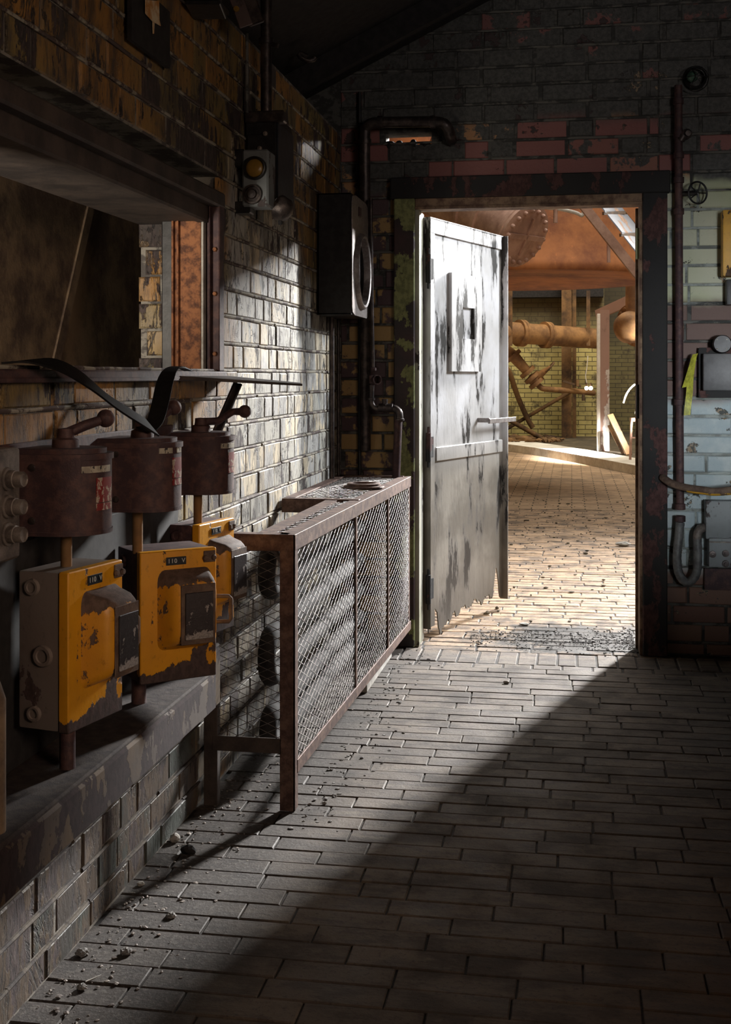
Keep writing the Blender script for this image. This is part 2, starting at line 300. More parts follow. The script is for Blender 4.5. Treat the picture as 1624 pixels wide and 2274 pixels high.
# ------------------------------------------------------------------ mesh builder
class MB:
    def __init__(s): s.v = []; s.f = []; s.mi = []; s.k = 0
    def add(s, vs, fs, k=None):
        b = len(s.v); s.v += [tuple(p) for p in vs]
        for f in fs: s.f.append(tuple(i+b for i in f)); s.mi.append(s.k if k is None else k)
    def bm(s, bm_, k=None):
        bm_.verts.ensure_lookup_table(); bm_.faces.ensure_lookup_table()
        s.add([v.co.copy() for v in bm_.verts], [[v.index for v in f.verts] for f in bm_.faces], k); bm_.free()
    def box(s, c, d, rz=0, bev=0.0, mat=None, k=None, seg=1):
        b = bmesh.new(); bmesh.ops.create_cube(b, size=1.0)
        for v in b.verts: v.co = Vector((v.co.x*d[0], v.co.y*d[1], v.co.z*d[2]))
        if bev: bmesh.ops.bevel(b, geom=b.edges[:], offset=bev, segments=seg, affect='EDGES', profile=.7)
        m = Matrix.Translation(Vector(c)) @ (mat or Matrix.Rotation(rz, 4, 'Z'))
        b.transform(m); b.verts.index_update(); s.bm(b, k); return s
    def bb(s, x0, x1, y0, y1, z0, z1, bev=0.0, k=None, seg=1):
        return s.box(((x0+x1)/2, (y0+y1)/2, (z0+z1)/2), (abs(x1-x0), abs(y1-y0), abs(z1-z0)), 0, bev, None, k, seg)
    def bar(s, a, b_, w, h, up=(0, 0, 1), bev=0.0, k=None):
        a = Vector(a); b_ = Vector(b_); d = b_-a; L = d.length; y = d.normalized(); x = y.cross(Vector(up))
        if x.length < 1e-4: x = y.cross(Vector((1, 0, 0)))
        x.normalize(); z = x.cross(y)
        m = Matrix((x, y, z)).transposed().to_4x4()
        return s.box((a+b_)/2, (w, L, h), 0, bev, m, k)
    def tube(s, pts, r, n=10, k=None, cap=True):
        pts = [Vector(p) for p in pts]; rs = r if isinstance(r, (list, tuple)) else [r]*len(pts)
        vs = []; fs = []; prev = None
        for i, p in enumerate(pts):
            d = (pts[min(i+1, len(pts)-1)]-pts[max(i-1, 0)]).normalized()
            if prev is None:
                a = d.cross(Vector((0, 0, 1)))
                if a.length < .05: a = d.cross(Vector((0, 1, 0)))
                a.normalize()
            else: a = (prev-d*prev.dot(d)).normalized()
            prev = a; b = d.cross(a)
            for j in range(n):
                t = 2*PI*j/n; vs.append(p+(a*math.cos(t)+b*math.sin(t))*rs[i])
        for i in range(len(pts)-1):
            for j in range(n):
                q = i*n; fs.append((q+j, q+(j+1) % n, q+n+(j+1) % n, q+n+j))
        if cap: fs.append(tuple(range(n-1, -1, -1))); fs.append(tuple(range((len(pts)-1)*n, len(pts)*n)))
        s.add(vs, fs, k); return s
    def lathe(s, prof, c, axis=(0, 0, 1), n=24, k=None):
        """prof: list of (radius, height along axis)"""
        ax = Vector(axis).normalized(); a = ax.cross(Vector((0, 0, 1)))
        if a.length < .05: a = Vector((1, 0, 0))
        a.normalize(); b = ax.cross(a); c = Vector(c); vs = []; fs = []
        for r, h in prof:
            for j in range(n):
                t = 2*PI*j/n; vs.append(c+ax*h+(a*math.cos(t)+b*math.sin(t))*max(r, 1e-5))
        for i in range(len(prof)-1):
            for j in range(n): q = i*n; fs.append((q+j, q+(j+1) % n, q+n+(j+1) % n, q+n+j))
        s.add(vs, fs, k); return s
    def prism(s, poly, y0, y1, m=None, k=None):
        """poly in local x,z extruded along local y"""
        n = len(poly); m = m or Matrix.Identity(4)
        vs = [m @ Vector((p[0], y0, p[1])) for p in poly]+[m @ Vector((p[0], y1, p[1])) for p in poly]
        fs = [tuple(range(n)), tuple(range(2*n-1, n-1, -1))]+[(i, (i+1) % n, n+(i+1) % n, n+i) for i in range(n)]
        s.add(vs, fs, k); return s
    def ball(s, c, r, sc=(1, 1, 1), k=None, u=14, v=9):
        b = bmesh.new(); bmesh.ops.create_uvsphere(b, u_segments=u, v_segments=v, radius=r)
        for q in b.verts: q.co = Vector((q.co.x*sc[0], q.co.y*sc[1], q.co.z*sc[2]))+Vector(c)
        b.verts.index_update(); s.bm(b, k); return s
    def ribbon(s, pts, wv, w, th=.004, k=None):
        n = len(pts); vs = []; fs = []
        for i in range(n):
            p = Vector(pts[i]); d = (Vector(pts[min(i+1, n-1)])-Vector(pts[max(i-1, 0)])).normalized()
            q = Vector(wv[i]).normalized(); nn = d.cross(q).normalized()
            for a, b in ((-1, -1), (1, -1), (1, 1), (-1, 1)): vs.append(p+q*(a*w/2)+nn*(b*th/2))
        for i in range(n-1):
            for j in range(4): q = i*4; fs.append((q+j, q+(j+1) % 4, q+4+(j+1) % 4, q+4+j))
        fs += [(3, 2, 1, 0), tuple(range(4*n-4, 4*n))]
        s.add(vs, fs, k); return s
    def build(s, name, mats, parent=None, smooth=None, origin=None):
        me = bpy.data.meshes.new(name)
        vs = s.v
        if origin is not None: vs = [(v[0]-origin[0], v[1]-origin[1], v[2]-origin[2]) for v in vs]
        me.from_pydata(vs, [], s.f)
        mats = mats if isinstance(mats, (list, tuple)) else [mats]
        for m in mats: me.materials.append(m)
        if len(mats) > 1: me.polygons.foreach_set('material_index', s.mi)
        b = bmesh.new(); b.from_mesh(me); bmesh.ops.recalc_face_normals(b, faces=b.faces[:]); b.to_mesh(me); b.free()
        if smooth:
            me.polygons.foreach_set('use_smooth', [True]*len(me.polygons))
            try: me.set_sharp_from_angle(angle=math.radians(smooth))
            except Exception: pass
        me.update()
        o = bpy.data.objects.new(name, me); COL.objects.link(o)
        if origin is not None: o.location = origin
        if parent: o.parent = parent
        return o
def tag(o, label=None, cat=None, group=None, kind=None):
    if label: o['label'] = label
    if cat: o['category'] = cat
    if group: o['group'] = group
    if kind: o['kind'] = kind
    return o
def empty(name, loc=(0, 0, 0), rz=0):
    o = bpy.data.objects.new(name, None); COL.objects.link(o); o.location = loc; o.rotation_euler = (0, 0, rz); o.empty_display_size = .05
    return o
def W(root, mb, name, mats, smooth=None):
    """build a part given in world coordinates under a root Empty"""
    o = mb.build(name, mats, None, smooth); o.parent = root; o.matrix_parent_inverse = Matrix.Identity(4)
    rl = root.location; rz = root.rotation_euler.z
    M = (Matrix.Translation(rl) @ Matrix.Rotation(rz, 4, 'Z')).inverted()
    o.data.transform(M); return o
def arc(c, r, a0, a1, u, v, n=8):
    u = Vector(u); v = Vector(v); c = Vector(c)
    return [c+u*(r*math.cos(a0+(a1-a0)*i/n))+v*(r*math.sin(a0+(a1-a0)*i/n)) for i in range(n+1)]
def text_mesh(name, body, size, mat, parent, loc, rot, ext=.0006):
    cu = bpy.data.curves.new(name, 'FONT'); cu.body = body; cu.size = size; cu.extrude = ext; cu.align_x = 'CENTER'; cu.align_y = 'CENTER'
    cu.space_character = 1.15
    tmp = bpy.data.objects.new('tmp_text', cu); COL.objects.link(tmp)
    me = bpy.data.meshes.new_from_object(tmp); me.materials.clear(); me.materials.append(mat)
    bpy.data.objects.remove(tmp)
    o = bpy.data.objects.new(name, me); COL.objects.link(o); o.parent = parent; o.location = loc; o.rotation_euler = rot
    return o
# ------------------------------------------------------------------ brickwork
def subtract(iv, hole):
    out = []
    for a, b in iv:
        if hole[1] <= a or hole[0] >= b: out.append((a, b)); continue
        if hole[0] > a: out.append((a, hole[0]))
        if hole[1] < b: out.append((hole[1], b))
    return [q for q in out if q[1]-q[0] > .02]
def bricks(mb, O, U, V, Nn, u0, u1, v0, v1, holes=(), course=.0875, phase=0, L=.236, H=.112, ph=.35, mort=.009, proud=.004, jit=.0018, ridge=None, rk=1, ch=.004, miss=0.0, limit=None):
    O = Vector(O); U = Vector(U); V = Vector(V); Nn = Vector(Nn)
    k = math.floor((v0-phase)/course)
    while phase+k*course < v1:
        a = max(v0, phase+k*course); b = min(v1, phase+(k+1)*course); k += 1
        if b-a < .015: continue
        mid = (a+b)/2
        iv = [(u0, u1)]
        for h in holes:
            if h[2] < mid < h[3]: iv = subtract(iv, (h[0], h[1]))
        u = u0-random.random()*.2; lens = []
        while u < u1:
            l = (H if random.random() < ph else L)*random.uniform(.97, 1.03); lens.append((u, u+l)); u += l+mort
        for (p, q) in lens:
            for (s_, e) in iv:
                x0 = max(p, s_); x1 = min(q, e)
                if x1-x0 < .02: continue
                if random.random() < miss: continue
                if limit and mid > limit((x0+x1)/2): continue
                y0 = a+mort/2; y1 = b-mort/2
                d = proud+random.uniform(-jit, jit); tl = random.uniform(-jit, jit)*.5; c = ch*random.uniform(.7, 1.8)
                j = lambda: random.uniform(-.0012, .0012)
                vs = []
                for (xx, yy, dd) in ((x0, y0, -.012), (x1, y0, -.012), (x1, y1, -.012), (x0, y1, -.012),
                                     (x0+j(), y0+j(), d-c), (x1+j(), y0+j(), d-c), (x1+j(), y1+j(), d-c+tl), (x0+j(), y1+j(), d-c+tl),
                                     (x0+c, y0+c, d), (x1-c, y0+c, d), (x1-c, y1-c, d+tl), (x0+c, y1-c, d+tl)):
                    vs.append(O+U*xx+V*yy+Nn*dd)
                fs = [(0, 1, 5, 4), (1, 2, 6, 5), (2, 3, 7, 6), (3, 0, 4, 7), (4, 5, 9, 8), (5, 6, 10, 9), (6, 7, 11, 10), (7, 4, 8, 11), (8, 9, 10, 11)]
                mb.add(vs, fs, 0)
        if ridge:
            for (s_, e) in iv:
                x = s_
                while x < e:
                    l = min(random.uniform(.25, .8), e-x)
                    if random.random() < ridge and l > .03 and b < v1-.01 and not (limit and mid > limit(x)):
                        m_ = 6; pts = []
                        for i in range(m_+1): pts.append(O+U*(x+l*i/m_)+V*(b+random.uniform(-.0013, .0013))+Nn*(proud*.55+random.uniform(-.001, .0015)))
                        mb.tube(pts, [random.uniform(.0042, .0062) for _ in pts], 6, rk)
                    x += l+random.uniform(0, .03)
# ------------------------------------------------------------------ setting: left wall
XL = -1.11
WY0, WY1, WZ0, WZ1 = 2.02, 3.76, 1.285, 1.94
m = MB()
for (a, b, c, d) in ((-1.6, 5.95, 0, WZ0), (-1.6, 5.95, WZ1, 2.48), (-1.6, WY0, WZ0, WZ1), (WY1+.012, 5.95, WZ0, WZ1)):
    m.bb(XL-.27, XL-.006, a, b, c, d, 0, 1)
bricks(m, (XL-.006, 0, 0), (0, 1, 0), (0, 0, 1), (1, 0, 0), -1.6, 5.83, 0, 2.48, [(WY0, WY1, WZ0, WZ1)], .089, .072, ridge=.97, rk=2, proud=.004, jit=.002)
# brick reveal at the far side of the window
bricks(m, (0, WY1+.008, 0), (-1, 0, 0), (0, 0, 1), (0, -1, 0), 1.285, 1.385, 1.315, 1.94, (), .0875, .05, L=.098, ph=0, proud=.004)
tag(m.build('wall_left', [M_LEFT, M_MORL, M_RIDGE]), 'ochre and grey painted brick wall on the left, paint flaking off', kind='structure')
# ------------------------------------------------------------------ back wall with doorway and slot
YB = 5.82
DX0, DX1, DZ = -.80, .39, 2.19
SX0, SX1, SZ0, SZ1 = -.888, -.665, 2.406, 2.474
m = MB()
for (x0, x1, z0, z1) in ((-1.38, DX0, 0, 2.19), (DX1, 3.0, 0, 2.19), (-1.38, SX0, 2.19, 3.75), (SX1, 3.0, 2.19, 3.75), (SX0, SX1, 2.19, SZ0), (SX0, SX1, SZ1, 3.75)):
    m.bb(x0, x1, YB+.006, YB+.115, z0, z1, 0, 1)
bricks(m, (0, YB+.006, 0), (1, 0, 0), (0, 0, 1), (0, -1, 0), -1.11, .40, 0, 3.7, [(DX0, DX1, 0, 2.19), (SX0-.03, SX1+.05, SZ0-.02, SZ1+.02)], .0875, .062, ridge=.95, rk=2, jit=.003)
bricks(m, (0, YB+.006, 0), (1, 0, 0), (0, 0, 1), (0, -1, 0), .40, 3.0, 0, 3.7, (), .0875, .062, ridge=.95, rk=3, jit=.003, ph=.12)
bricks(m, (0, YB+.115, 0), (1, 0, 0), (0, 0, 1), (0, 1, 0), -1.11, 3.0, 0, 2.9, [(DX0, DX1, 0, 2.19), (SX0, SX1, SZ0, SZ1)], .0875, .062)
tag(m.build('wall_back', [M_BACK, M_MORB, M_RIDGB, M_RIDGR]), 'sooty painted brick wall with the doorway', kind='structure')
# broken brick ends in the slot
m = MB()
for cx, s_, h in ((-.872, .035, .04), (-.826, .024, .042), (-.757, .02, .046), (-.70, .03, .03)):
    m.ball((cx, YB+.03, SZ0+h*.3), s_, (1, 1, h/s_*.62), None, 8, 6)
tag(m.build('broken_brick_lumps', M_SOOT), 'dark broken brick lumps in the narrow slot above the door frame', 'rubble', kind='stuff')
# ------------------------------------------------------------------ floor
m = MB()
m.bb(-1.4, 3.0, -1.6, 6.15, -.1, -.006, 0, 1)
random.seed(11)
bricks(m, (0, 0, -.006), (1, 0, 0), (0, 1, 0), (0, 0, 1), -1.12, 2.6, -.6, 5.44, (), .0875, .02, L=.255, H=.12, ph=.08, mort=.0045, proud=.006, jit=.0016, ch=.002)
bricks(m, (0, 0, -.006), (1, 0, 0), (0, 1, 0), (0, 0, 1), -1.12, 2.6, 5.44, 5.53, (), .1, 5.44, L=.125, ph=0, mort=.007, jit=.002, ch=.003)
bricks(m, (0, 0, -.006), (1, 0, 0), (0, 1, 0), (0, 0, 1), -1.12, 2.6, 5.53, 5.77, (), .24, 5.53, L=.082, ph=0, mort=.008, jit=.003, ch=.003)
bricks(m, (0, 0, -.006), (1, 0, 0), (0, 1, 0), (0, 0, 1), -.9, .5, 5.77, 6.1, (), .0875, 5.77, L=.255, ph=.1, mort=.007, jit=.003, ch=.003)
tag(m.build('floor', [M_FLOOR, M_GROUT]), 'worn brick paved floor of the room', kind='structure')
m = MB(); m.bb(-5, 8, 6.1, 28, -.1, -.006, 0, 1)
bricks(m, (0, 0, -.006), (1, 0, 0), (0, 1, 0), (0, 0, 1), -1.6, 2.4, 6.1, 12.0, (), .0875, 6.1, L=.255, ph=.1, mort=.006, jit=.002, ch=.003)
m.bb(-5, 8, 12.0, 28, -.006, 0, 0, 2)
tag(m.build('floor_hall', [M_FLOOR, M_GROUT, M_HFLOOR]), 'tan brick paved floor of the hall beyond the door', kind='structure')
# ------------------------------------------------------------------ unseen room sides and roof (keep the daylight out)
m = MB(); m.bb(2.6, 2.7, -1.6, 5.9, 0, 3.2); tag(m.build('wall_right', M_BACK), 'dark brick wall on the right', kind='structure')
m = MB(); m.bb(-1.4, 2.7, -1.7, -1.6, 0, 3.8); tag(m.build('wall_rear', M_BACK), 'dark brick wall behind the camera', kind='structure')
def roofz(x): return 2.76+.487*(x+1.07)
m = MB()
RX = 1.0
for (xa, za, xb, zb) in ((-1.6, roofz(-1.6), RX, roofz(RX)), (RX, roofz(RX), 3.1, roofz(RX)-.487*(3.1-RX))):
    m.add([(xa, -1.7, za), (xb, -1.7, zb), (xb, YB+.12, zb), (xa, YB+.12, za), (xa, -1.7, za+.08), (xb, -1.7, zb+.08), (xb, YB+.12, zb+.08), (xa, YB+.12, za+.08)],
          [(0, 1, 2, 3), (7, 6, 5, 4), (0, 4, 5, 1), (1, 5, 6, 2), (2, 6, 7, 3), (3, 7, 4, 0)])
m.bb(-1.38, -1.30, -1.6, 5.9, 2.48, 2.75)
tag(m.build('ceiling', M_SOOT), 'black sloping roof underside', kind='structure')
m = MB()
for yy in (5.38, 3.2, 1.0):
    m.bar((-1.32, yy, roofz(-1.32)-.05), (RX, yy, roofz(RX)-.05), .05, .11)
tag(m.build('trim_1', M_SOOT), 'black sloping rafters under the roof', kind='structure')
r = empty('roof_lashing', P(700, 125, 5.1)); tag(r, 'dark rag of sacking knotted on the sloping rafter', 'rag')
m = MB()
pts = [P(682+18*math.cos(t), 127+8*math.sin(t*1.3), 5.2) for t in [i*.6 for i in range(9)]]
m.tube(pts, .012, 7); W(r, m, 'knot', M_PIPE, 60)
# ------------------------------------------------------------------ ledge under the boxes
m = MB(); m.bb(XL, -.94, 1.2, 3.15, .405, .505, .008, 0); m.bb(XL, -.945, 1.2, 3.145, .500, .512, .004, 1)
tag(m.build('trim_2', [M_LEDGE, M_LEDGETOP]), 'chipped painted ledge along the left wall below the yellow boxes', kind='structure')
m = MB(); m.bb(XL, -1.03, 3.16, 3.5, .32, .50, .012, 0); m.bb(XL, -1.032, 3.165, 3.495, .494, .507, .005, 1)
tag(m.build('trim_3', [M_LEDGE, M_LEDGETOP]), 'short dirty end block beyond the ledge', kind='structure')
# ------------------------------------------------------------------ window
win = empty('window_1', (XL, 2.9, WZ0)); tag(win, 'glassless window opening with rusty steel jamb in the left wall', kind='structure')
m = MB(); m.bb(-1.135, -1.095, 2.02, 3.77, 1.835, 1.885, .006); m.bb(-1.125, -1.10, 2.02, 3.77, 1.852, 1.857, .001); W(win, m, 'upper_board', M_WOODD)
m = MB(); m.bb(-1.17, -1.13, 2.02, 3.75, 1.785, 1.845, .006); m.bb(-1.38, -1.17, 2.02, 3.76, 1.79, 1.80); W(win, m, 'lower_board', M_WOODD)
m = MB(); m.bb(-1.25, -1.092, 2.02, 3.78, 1.287, 1.314, .004); m.bb(-1.096, -1.088, 2.02, 3.78, 1.286, 1.297, .002); W(win, m, 'window_sill', M_DRUM)
m = MB(); m.bb(-1.245, -1.155, 3.70, 3.712, 1.315, 1.80, .002)
for x in (-1.245, -1.228): m.bb(x-.003, x+.003, 3.685, 3.71, 1.315, 1.80, .001)
W(win, m, 'jamb_plate', M_ORUST)
m = MB(); m.bb(-1.150, -1.143, 3.685, 3.72, 1.315, 1.80, .001); W(win, m, 'glazing_strip', M_PLANK)
m = MB(); m.bb(-1.143, -1.098, 3.712, 3.765, 1.315, 1.86, .003); m.bb(-1.128, -1.123, 3.69, 3.765, 1.315, 1.85, .002); W(win, m, 'outer_angle', M_DRUM)
m = MB(); m.bb(-1.285, -1.25, 3.70, 3.76, 1.30, 1.82, .003); W(win, m, 'inner_channel', M_BLACK)
for z in (1.37, 1.56, 1.70):
    m = MB(); m.lathe([(0, .012), (.006, .012), (.008, .006), (.008, 0)], (-1.112, 3.712, z), (0, -1, 0), 6); W(win, m, 'bolt', M_ORUST)
# rusty plate beyond the window
r = empty('rusty_steel_panel', (-1.8, 3.4, .0)); tag(r, 'big brown rusty steel panel seen through the left window', 'steel panel')
M_PANEL = rust('outside_panel_rust', (.085, .055, .042), (.26, .18, .11), 4, .38, .62, .7, .1, .6)
m = MB(); m.bb(-1.83, -1.8, 1.4, 5.8, .0, 3.2, .003); W(r, m, 'plate', M_PANEL)
a = lp(215, 400, -1.795); b = lp(125, 800, -1.795); d = (b-a)
m = MB(); m.bar(a-d*.3, b+d*.25, .06, .008, (1, 0, 0), .004); W(r, m, 'slanting_rib', M_PANEL)
m = MB(); m.bb(-1.8, -1.76, 1.6, 5.7, 2.02, 2.08, .004); W(r, m, 'top_flange', M_ORUST)
# ------------------------------------------------------------------ shelf by the window
r = empty('wall_shelf', (XL, 3.55, 1.28)); tag(r, 'thin rusty steel shelf jutting from the wall right of the window sill', 'shelf')
m = MB(); m.add([(-1.11, 3.28, 1.291), (-1.11, 3.80, 1.291), (-.83, 3.70, 1.272), (-.805, 3.60, 1.270), (-.86, 3.52, 1.274),
                 (-1.11, 3.28, 1.302), (-1.11, 3.80, 1.302), (-.83, 3.70, 1.279), (-.805, 3.60, 1.276), (-.86, 3.52, 1.281)],
                [(0, 1, 2, 3, 4), (9, 8, 7, 6, 5), (0, 5, 6, 1), (1, 6, 7, 2), (2, 7, 8, 3), (3, 8, 9, 4), (4, 9, 5, 0)]); W(r, m, 'shelf_plate', M_WOODD)
m = MB(); a = P(527, 852, 3.74); b = P(478, 965, 3.66); m.bar(a, b, .032, .008, (1, -.3, 0), .001); m.bar(a+Vector((0, .012, 0)), b+Vector((0, .012, 0)), .008, .028, (1, -.3, 0), .001); W(r, m, 'slanting_bracket', M_PIPE)
# ------------------------------------------------------------------ isolator boxes
def isolator(loc, rz, wd, dp, ht, label, covk, side, hook=False):
    r = empty('isolator_box', loc, rz)
    tag(r, label, 'electrical box', 'yellow electrical isolator boxes on the left wall')
    m = MB(); m.box((wd/2, dp/2+.012, ht/2), (wd-.004, dp-.022, ht), 0, .005, seg=2); m.build('box_body', side, r, 40)
    m = MB(); m.box((wd/2, .010, ht/2), (wd, .024, ht+.004), 0, .006, seg=3); m.build('front_plate', M_YEL, r, 40)
    # raised cover: a tapering rounded hump
    m = MB(); x0, x1, z0, z1 = wd*.22, wd*.93, ht*.24, ht*.86
    rings = []
    for (ins, yy) in ((0, -.002), (.006, -.012), (.016, -.04), (.026, -.052), (.036, -.056)):
        a0, a1, c0, c1 = x0+ins*1.1, x1-ins*.35, z0+ins*1.1, z1-ins*.9
        rad = .018; ring = []
        for (cx, cz, st) in ((a1-rad, c1-rad*1.6, 0), (a0+rad, c1-rad*1.6, 1), (a0+rad, c0+rad, 2), (a1-rad, c0+rad, 3)):
            for q in range(5):
                t = PI/2*(st+q/4); ring.append((cx+rad*math.cos(t), yy, cz+rad*(1.6 if st < 2 else 1)*math.sin(t)))
        rings.append(ring)
    n = len(rings[0]); vs = [p for q in rings for p in q]; fs = []
    for i in range(len(rings)-1):
        for j in range(n): fs.append((i*n+j, i*n+(j+1) % n, (i+1)*n+(j+1) % n, (i+1)*n+j))
    fs.append(tuple(range((len(rings)-1)*n, len(rings)*n)))
    m.add(vs, fs); cv = m.build('raised_cover', M_YELC, r, 50)
    m = MB(); m.box((wd*.635, -.0565, ht*.53), (wd*.45, .003, ht*.46), 0, .0014)
    m.build('cover_rim', M_COVDUST, cv)
    m = MB(); m.box((wd*.64, -.0605, ht*.52), (wd*.36, .003, ht*.36), 0, .001); m.build('nameplate', M_PLATE, cv, origin=(wd*.64, -.0605, ht*.34))
    # label 110 V
    m = MB(); m.box((wd*.46, -.0035, ht*.925), (wd*.26, .002, ht*.062), 0, .0004); lb = m.build('voltage_label', M_TAG, r)
    text_mesh('lettering', '110  V', ht*.048, M_LET, lb, (wd*.46, -.0048, ht*.925), (PI/2, 0, 0))
    m = MB(); m.box((wd*.90, -.004, ht*.94), (wd*.16, .004, ht*.09), 0, .0015); 
    for q in (-.012, .010): m.lathe([(0, .006), (.005, .006), (.007, .002), (.007, 0)], (wd*.90+q, -.006, ht*.93), (0, -1, 0), 10)
    m.build('corner_lug', M_COVDUST, r)
    # side fittings
    for (yy, zz, rr) in ((dp*.72, ht*.90, .017), (dp*.5, ht*.47, .022), (dp*.68, ht*.10, .016)):
        m = MB(); m.lathe([(0, .004), (rr*.55, .004), (rr*.62, .007), (rr*.9, .007), (rr, 0)], (.002, yy, zz), (-1, 0, 0), 18); m.build('knockout_boss', side, r, 40)
    # right hand handle
    hp = [(wd-.002, -.004, ht*.62), (wd+.024, -.02, ht*.62), (wd+.03, -.02, ht*.60), (wd+.03, -.02, ht*.44), (wd+.024, -.02, ht*.42), (wd-.002, -.004, ht*.42)]
    m = MB(); m.tube(hp, .005, 8); m.build('side_handle', M_COVDUST, r, 50)
    if hook:
        m = MB(); m.tube(arc((wd+.006, .02, ht*.90), .022, -PI*.4, PI*.75, (1, 0, 0), (0, 0, 1)), .006, 8); m.build('red_hook', M_ORUST, r, 50)
    return r
A1 = math.radians(77.9); A2 = math.radians(40.7)
isolator((-.9645, 2.228, .606), A1, .19, .115, .31, 'yellow 110 V switch box nearest the left edge, with grey bare side', 0, M_GREYSIDE)
isolator((-.994, 2.709, .580), A2, .194, .155, .305, 'middle yellow 110 V switch box, turned to face us, brown rust on its cover', 1, M_DRUM)
isolator((-1.008, 3.207, .579), math.radians(77.3), .20, .095, .31, 'farthest yellow 110 V switch box, beside the wire mesh guard', 2, M_DRUM, True)
# ------------------------------------------------------------------ drum switches
def drum(x, y, z0, label, cx, arm, plates):
    r = empty('drum_controller', (x, y, z0)); tag(r, label, 'drum switch', 'plum coloured drum switches above the yellow boxes')
    h = .165; R = .083
    def prof(R, back):
        return [(back, -R*.97)]+[(R*math.sin(t), -R*math.cos(t)) for t in [PI*i/22 for i in range(23)]]+[(back, R*.97)]
    def dshape(m, R, back, a, b):
        pr = prof(R, back); n = len(pr)
        vs = [(p[0], p[1], a) for p in pr]+[(p[0], p[1], b) for p in pr]
        m.add(vs, [tuple(range(n-1, -1, -1)), tuple(range(n, 2*n))]+[(i, (i+1) % n, n+(i+1) % n, n+i) for i in range(n)])
    bk = -1.108-x
    m = MB(); dshape(m, R, bk, .006, h-.012); m.build('drum_casing', M_DRUM, r, 30)
    m = MB(); dshape(m, R+.004, bk, h-.016, h-.004); dshape(m, R-.01, bk, h-.004, h+.006); m.build('lid', M_DRUM, r, 30)
    m = MB(); dshape(m, R+.002, bk, 0, .008); m.build('bottom_rim', M_DRUM, r, 30)
    m = MB(); m.lathe([(.028, 0), (.026, .018), (.018, .022), (.016, .04), (0, .042)], (-.01, 0, h+.004), (0, 0, 1), 16)
    m.tube([(-.01, 0, h+.034)]+[tuple(q) for q in arm], [.011]+[.011, .010, .012][:len(arm)] if len(arm) <= 3 else .011, 9)
    m.ball(arm[-1], .019); m.build('crank_handle', M_DRUM, r, 50)
    if cx: 
        pass
    def curved(name, mat, a0, a1, za, zb, rr):
        m = MB(); n = 8; vs = []
        for i in range(n+1):
            t = a0+(a1-a0)*i/n
            for q in (rr, rr+.0015):
                for zz in (za, zb): vs.append((q*math.sin(t), -q*math.cos(t), zz))
        fs = []
        for i in range(n):
            b = i*4; fs += [(b, b+4, b+5, b+1), (b+2, b+3, b+7, b+6), (b+1, b+5, b+7, b+3), (b, b+2, b+6, b+4)]
        fs += [(0, 1, 3, 2), (n*4, n*4+2, n*4+3, n*4+1)]
        m.add(vs, fs); return m.build(name, mat, r, 30)
    for (nm, mt, a0, a1, za, zb) in plates: curved(nm, mt, math.radians(a0), math.radians(a1), za, zb, R)
    m = MB(); 
    for zz in (.03, .135):
        m = MB(); m.lathe([(0, .004), (.006, .003), (.008, 0)], (-.045, -R*.985, zz), (0, -1, 0), 10); m.build('screw', M_PIPE, r)
    return r
drum(-1.005, 2.335, .984, 'dark rusty drum switch nearest the left edge', 1, [(.02, .03, .215), (.05, .065, .228)],
     [('white_nameplate', M_NWHITE, 38, 92, .124, .137), ('red_nameplate', M_NRED, 60, 98, .064, .113), ('small_red_plate', M_NRED, 60, 98, .048, .062)])
drum(-1.001, 2.772, .983, 'middle drum switch with the black strap over it', 1, [(.02, .03, .215), (.045, .07, .24)],
     [('white_nameplate', M_NWHITE, 40, 66, .136, .149), ('second_white_nameplate', M_NWHITE, 78, 96, .136, .150), ('red_nameplate', M_NRED, 66, 98, .077, .125), ('small_red_plate', M_NRED, 66, 98, .060, .075)])
drum(-1.022, 3.304, .972, 'farthest drum switch, seen against the bright wall', 1, [(.03, .03, .20), (.06, .08, .225), (.085, .12, .225)],
     [('white_nameplate', M_NWHITE, 50, 98, .127, .141), ('red_nameplate', M_NRED, 70, 98, .075, .115), ('small_red_plate', M_NRED, 70, 98, .058, .073)])
def pipe_obj(name, pts, rr, mat, label, cat='pipe', group=None, n=12, extra=None):
    m = MB(); m.tube(pts, rr, n)
    if extra: extra(m)
    o = m.build(name, mat, None, 50); return tag(o, label, cat, group)
pipe_obj('conduit_stub', [(-1.006, 2.318, .905), (-1.006, 2.318, .99)], .0115, M_HDARK, 'short rusty conduit joining the nearest drum to its yellow box')
pipe_obj('conduit_stub', [(-1.014, 2.748, .88), (-1.014, 2.748, .99)], .0125, M_HDARK, 'short rusty conduit joining the middle drum to its yellow box')
pipe_obj('conduit_stub', [(-1.03, 3.27, .88), (-1.03, 3.27, .98)], .0125, M_HDARK, 'short rusty conduit joining the farthest drum to its yellow box')
pipe_obj('support_conduit', [(-1.0, 2.31, .505), (-1.0, 2.31, .61)], .016, M_DRUM, 'short leg conduit from the ledge up to the nearest yellow box')
pipe_obj('support_conduit', [(-1.03, 2.80, .505), (-1.03, 2.80, .60)], .018, M_DRUM, 'short leg conduit from the ledge up to the middle yellow box')
pipe_obj('support_conduit', [(-1.04, 3.31, .50), (-1.04, 3.31, .60)], .012, M_BLACK, 'short dark leg conduit under the farthest yellow box')
pipe_obj('conduit', [(-.985, 1.965, .51), (-.985, 1.965, .74), (-.995, 1.95, .79), (-1.02, 1.93, .83)], .02, M_PANEL, 'brown conduit rising from the ledge at the left edge')
# dark back board behind the boxes
m = MB(); m.bb(-1.104, -1.097, 1.6, 3.30, .515, .965, .002)
tag(m.build('backing_board', M_SOOT), 'dark rusty backing board behind the yellow boxes', 'board')
m = MB(); m.bb(-1.106, -1.095, 2.14, 3.25, 1.135, 1.165, .003); 
tag(m.build('mounting_rail', M_DRUM), 'plum rusty mounting rail behind the drum switches', 'rail')
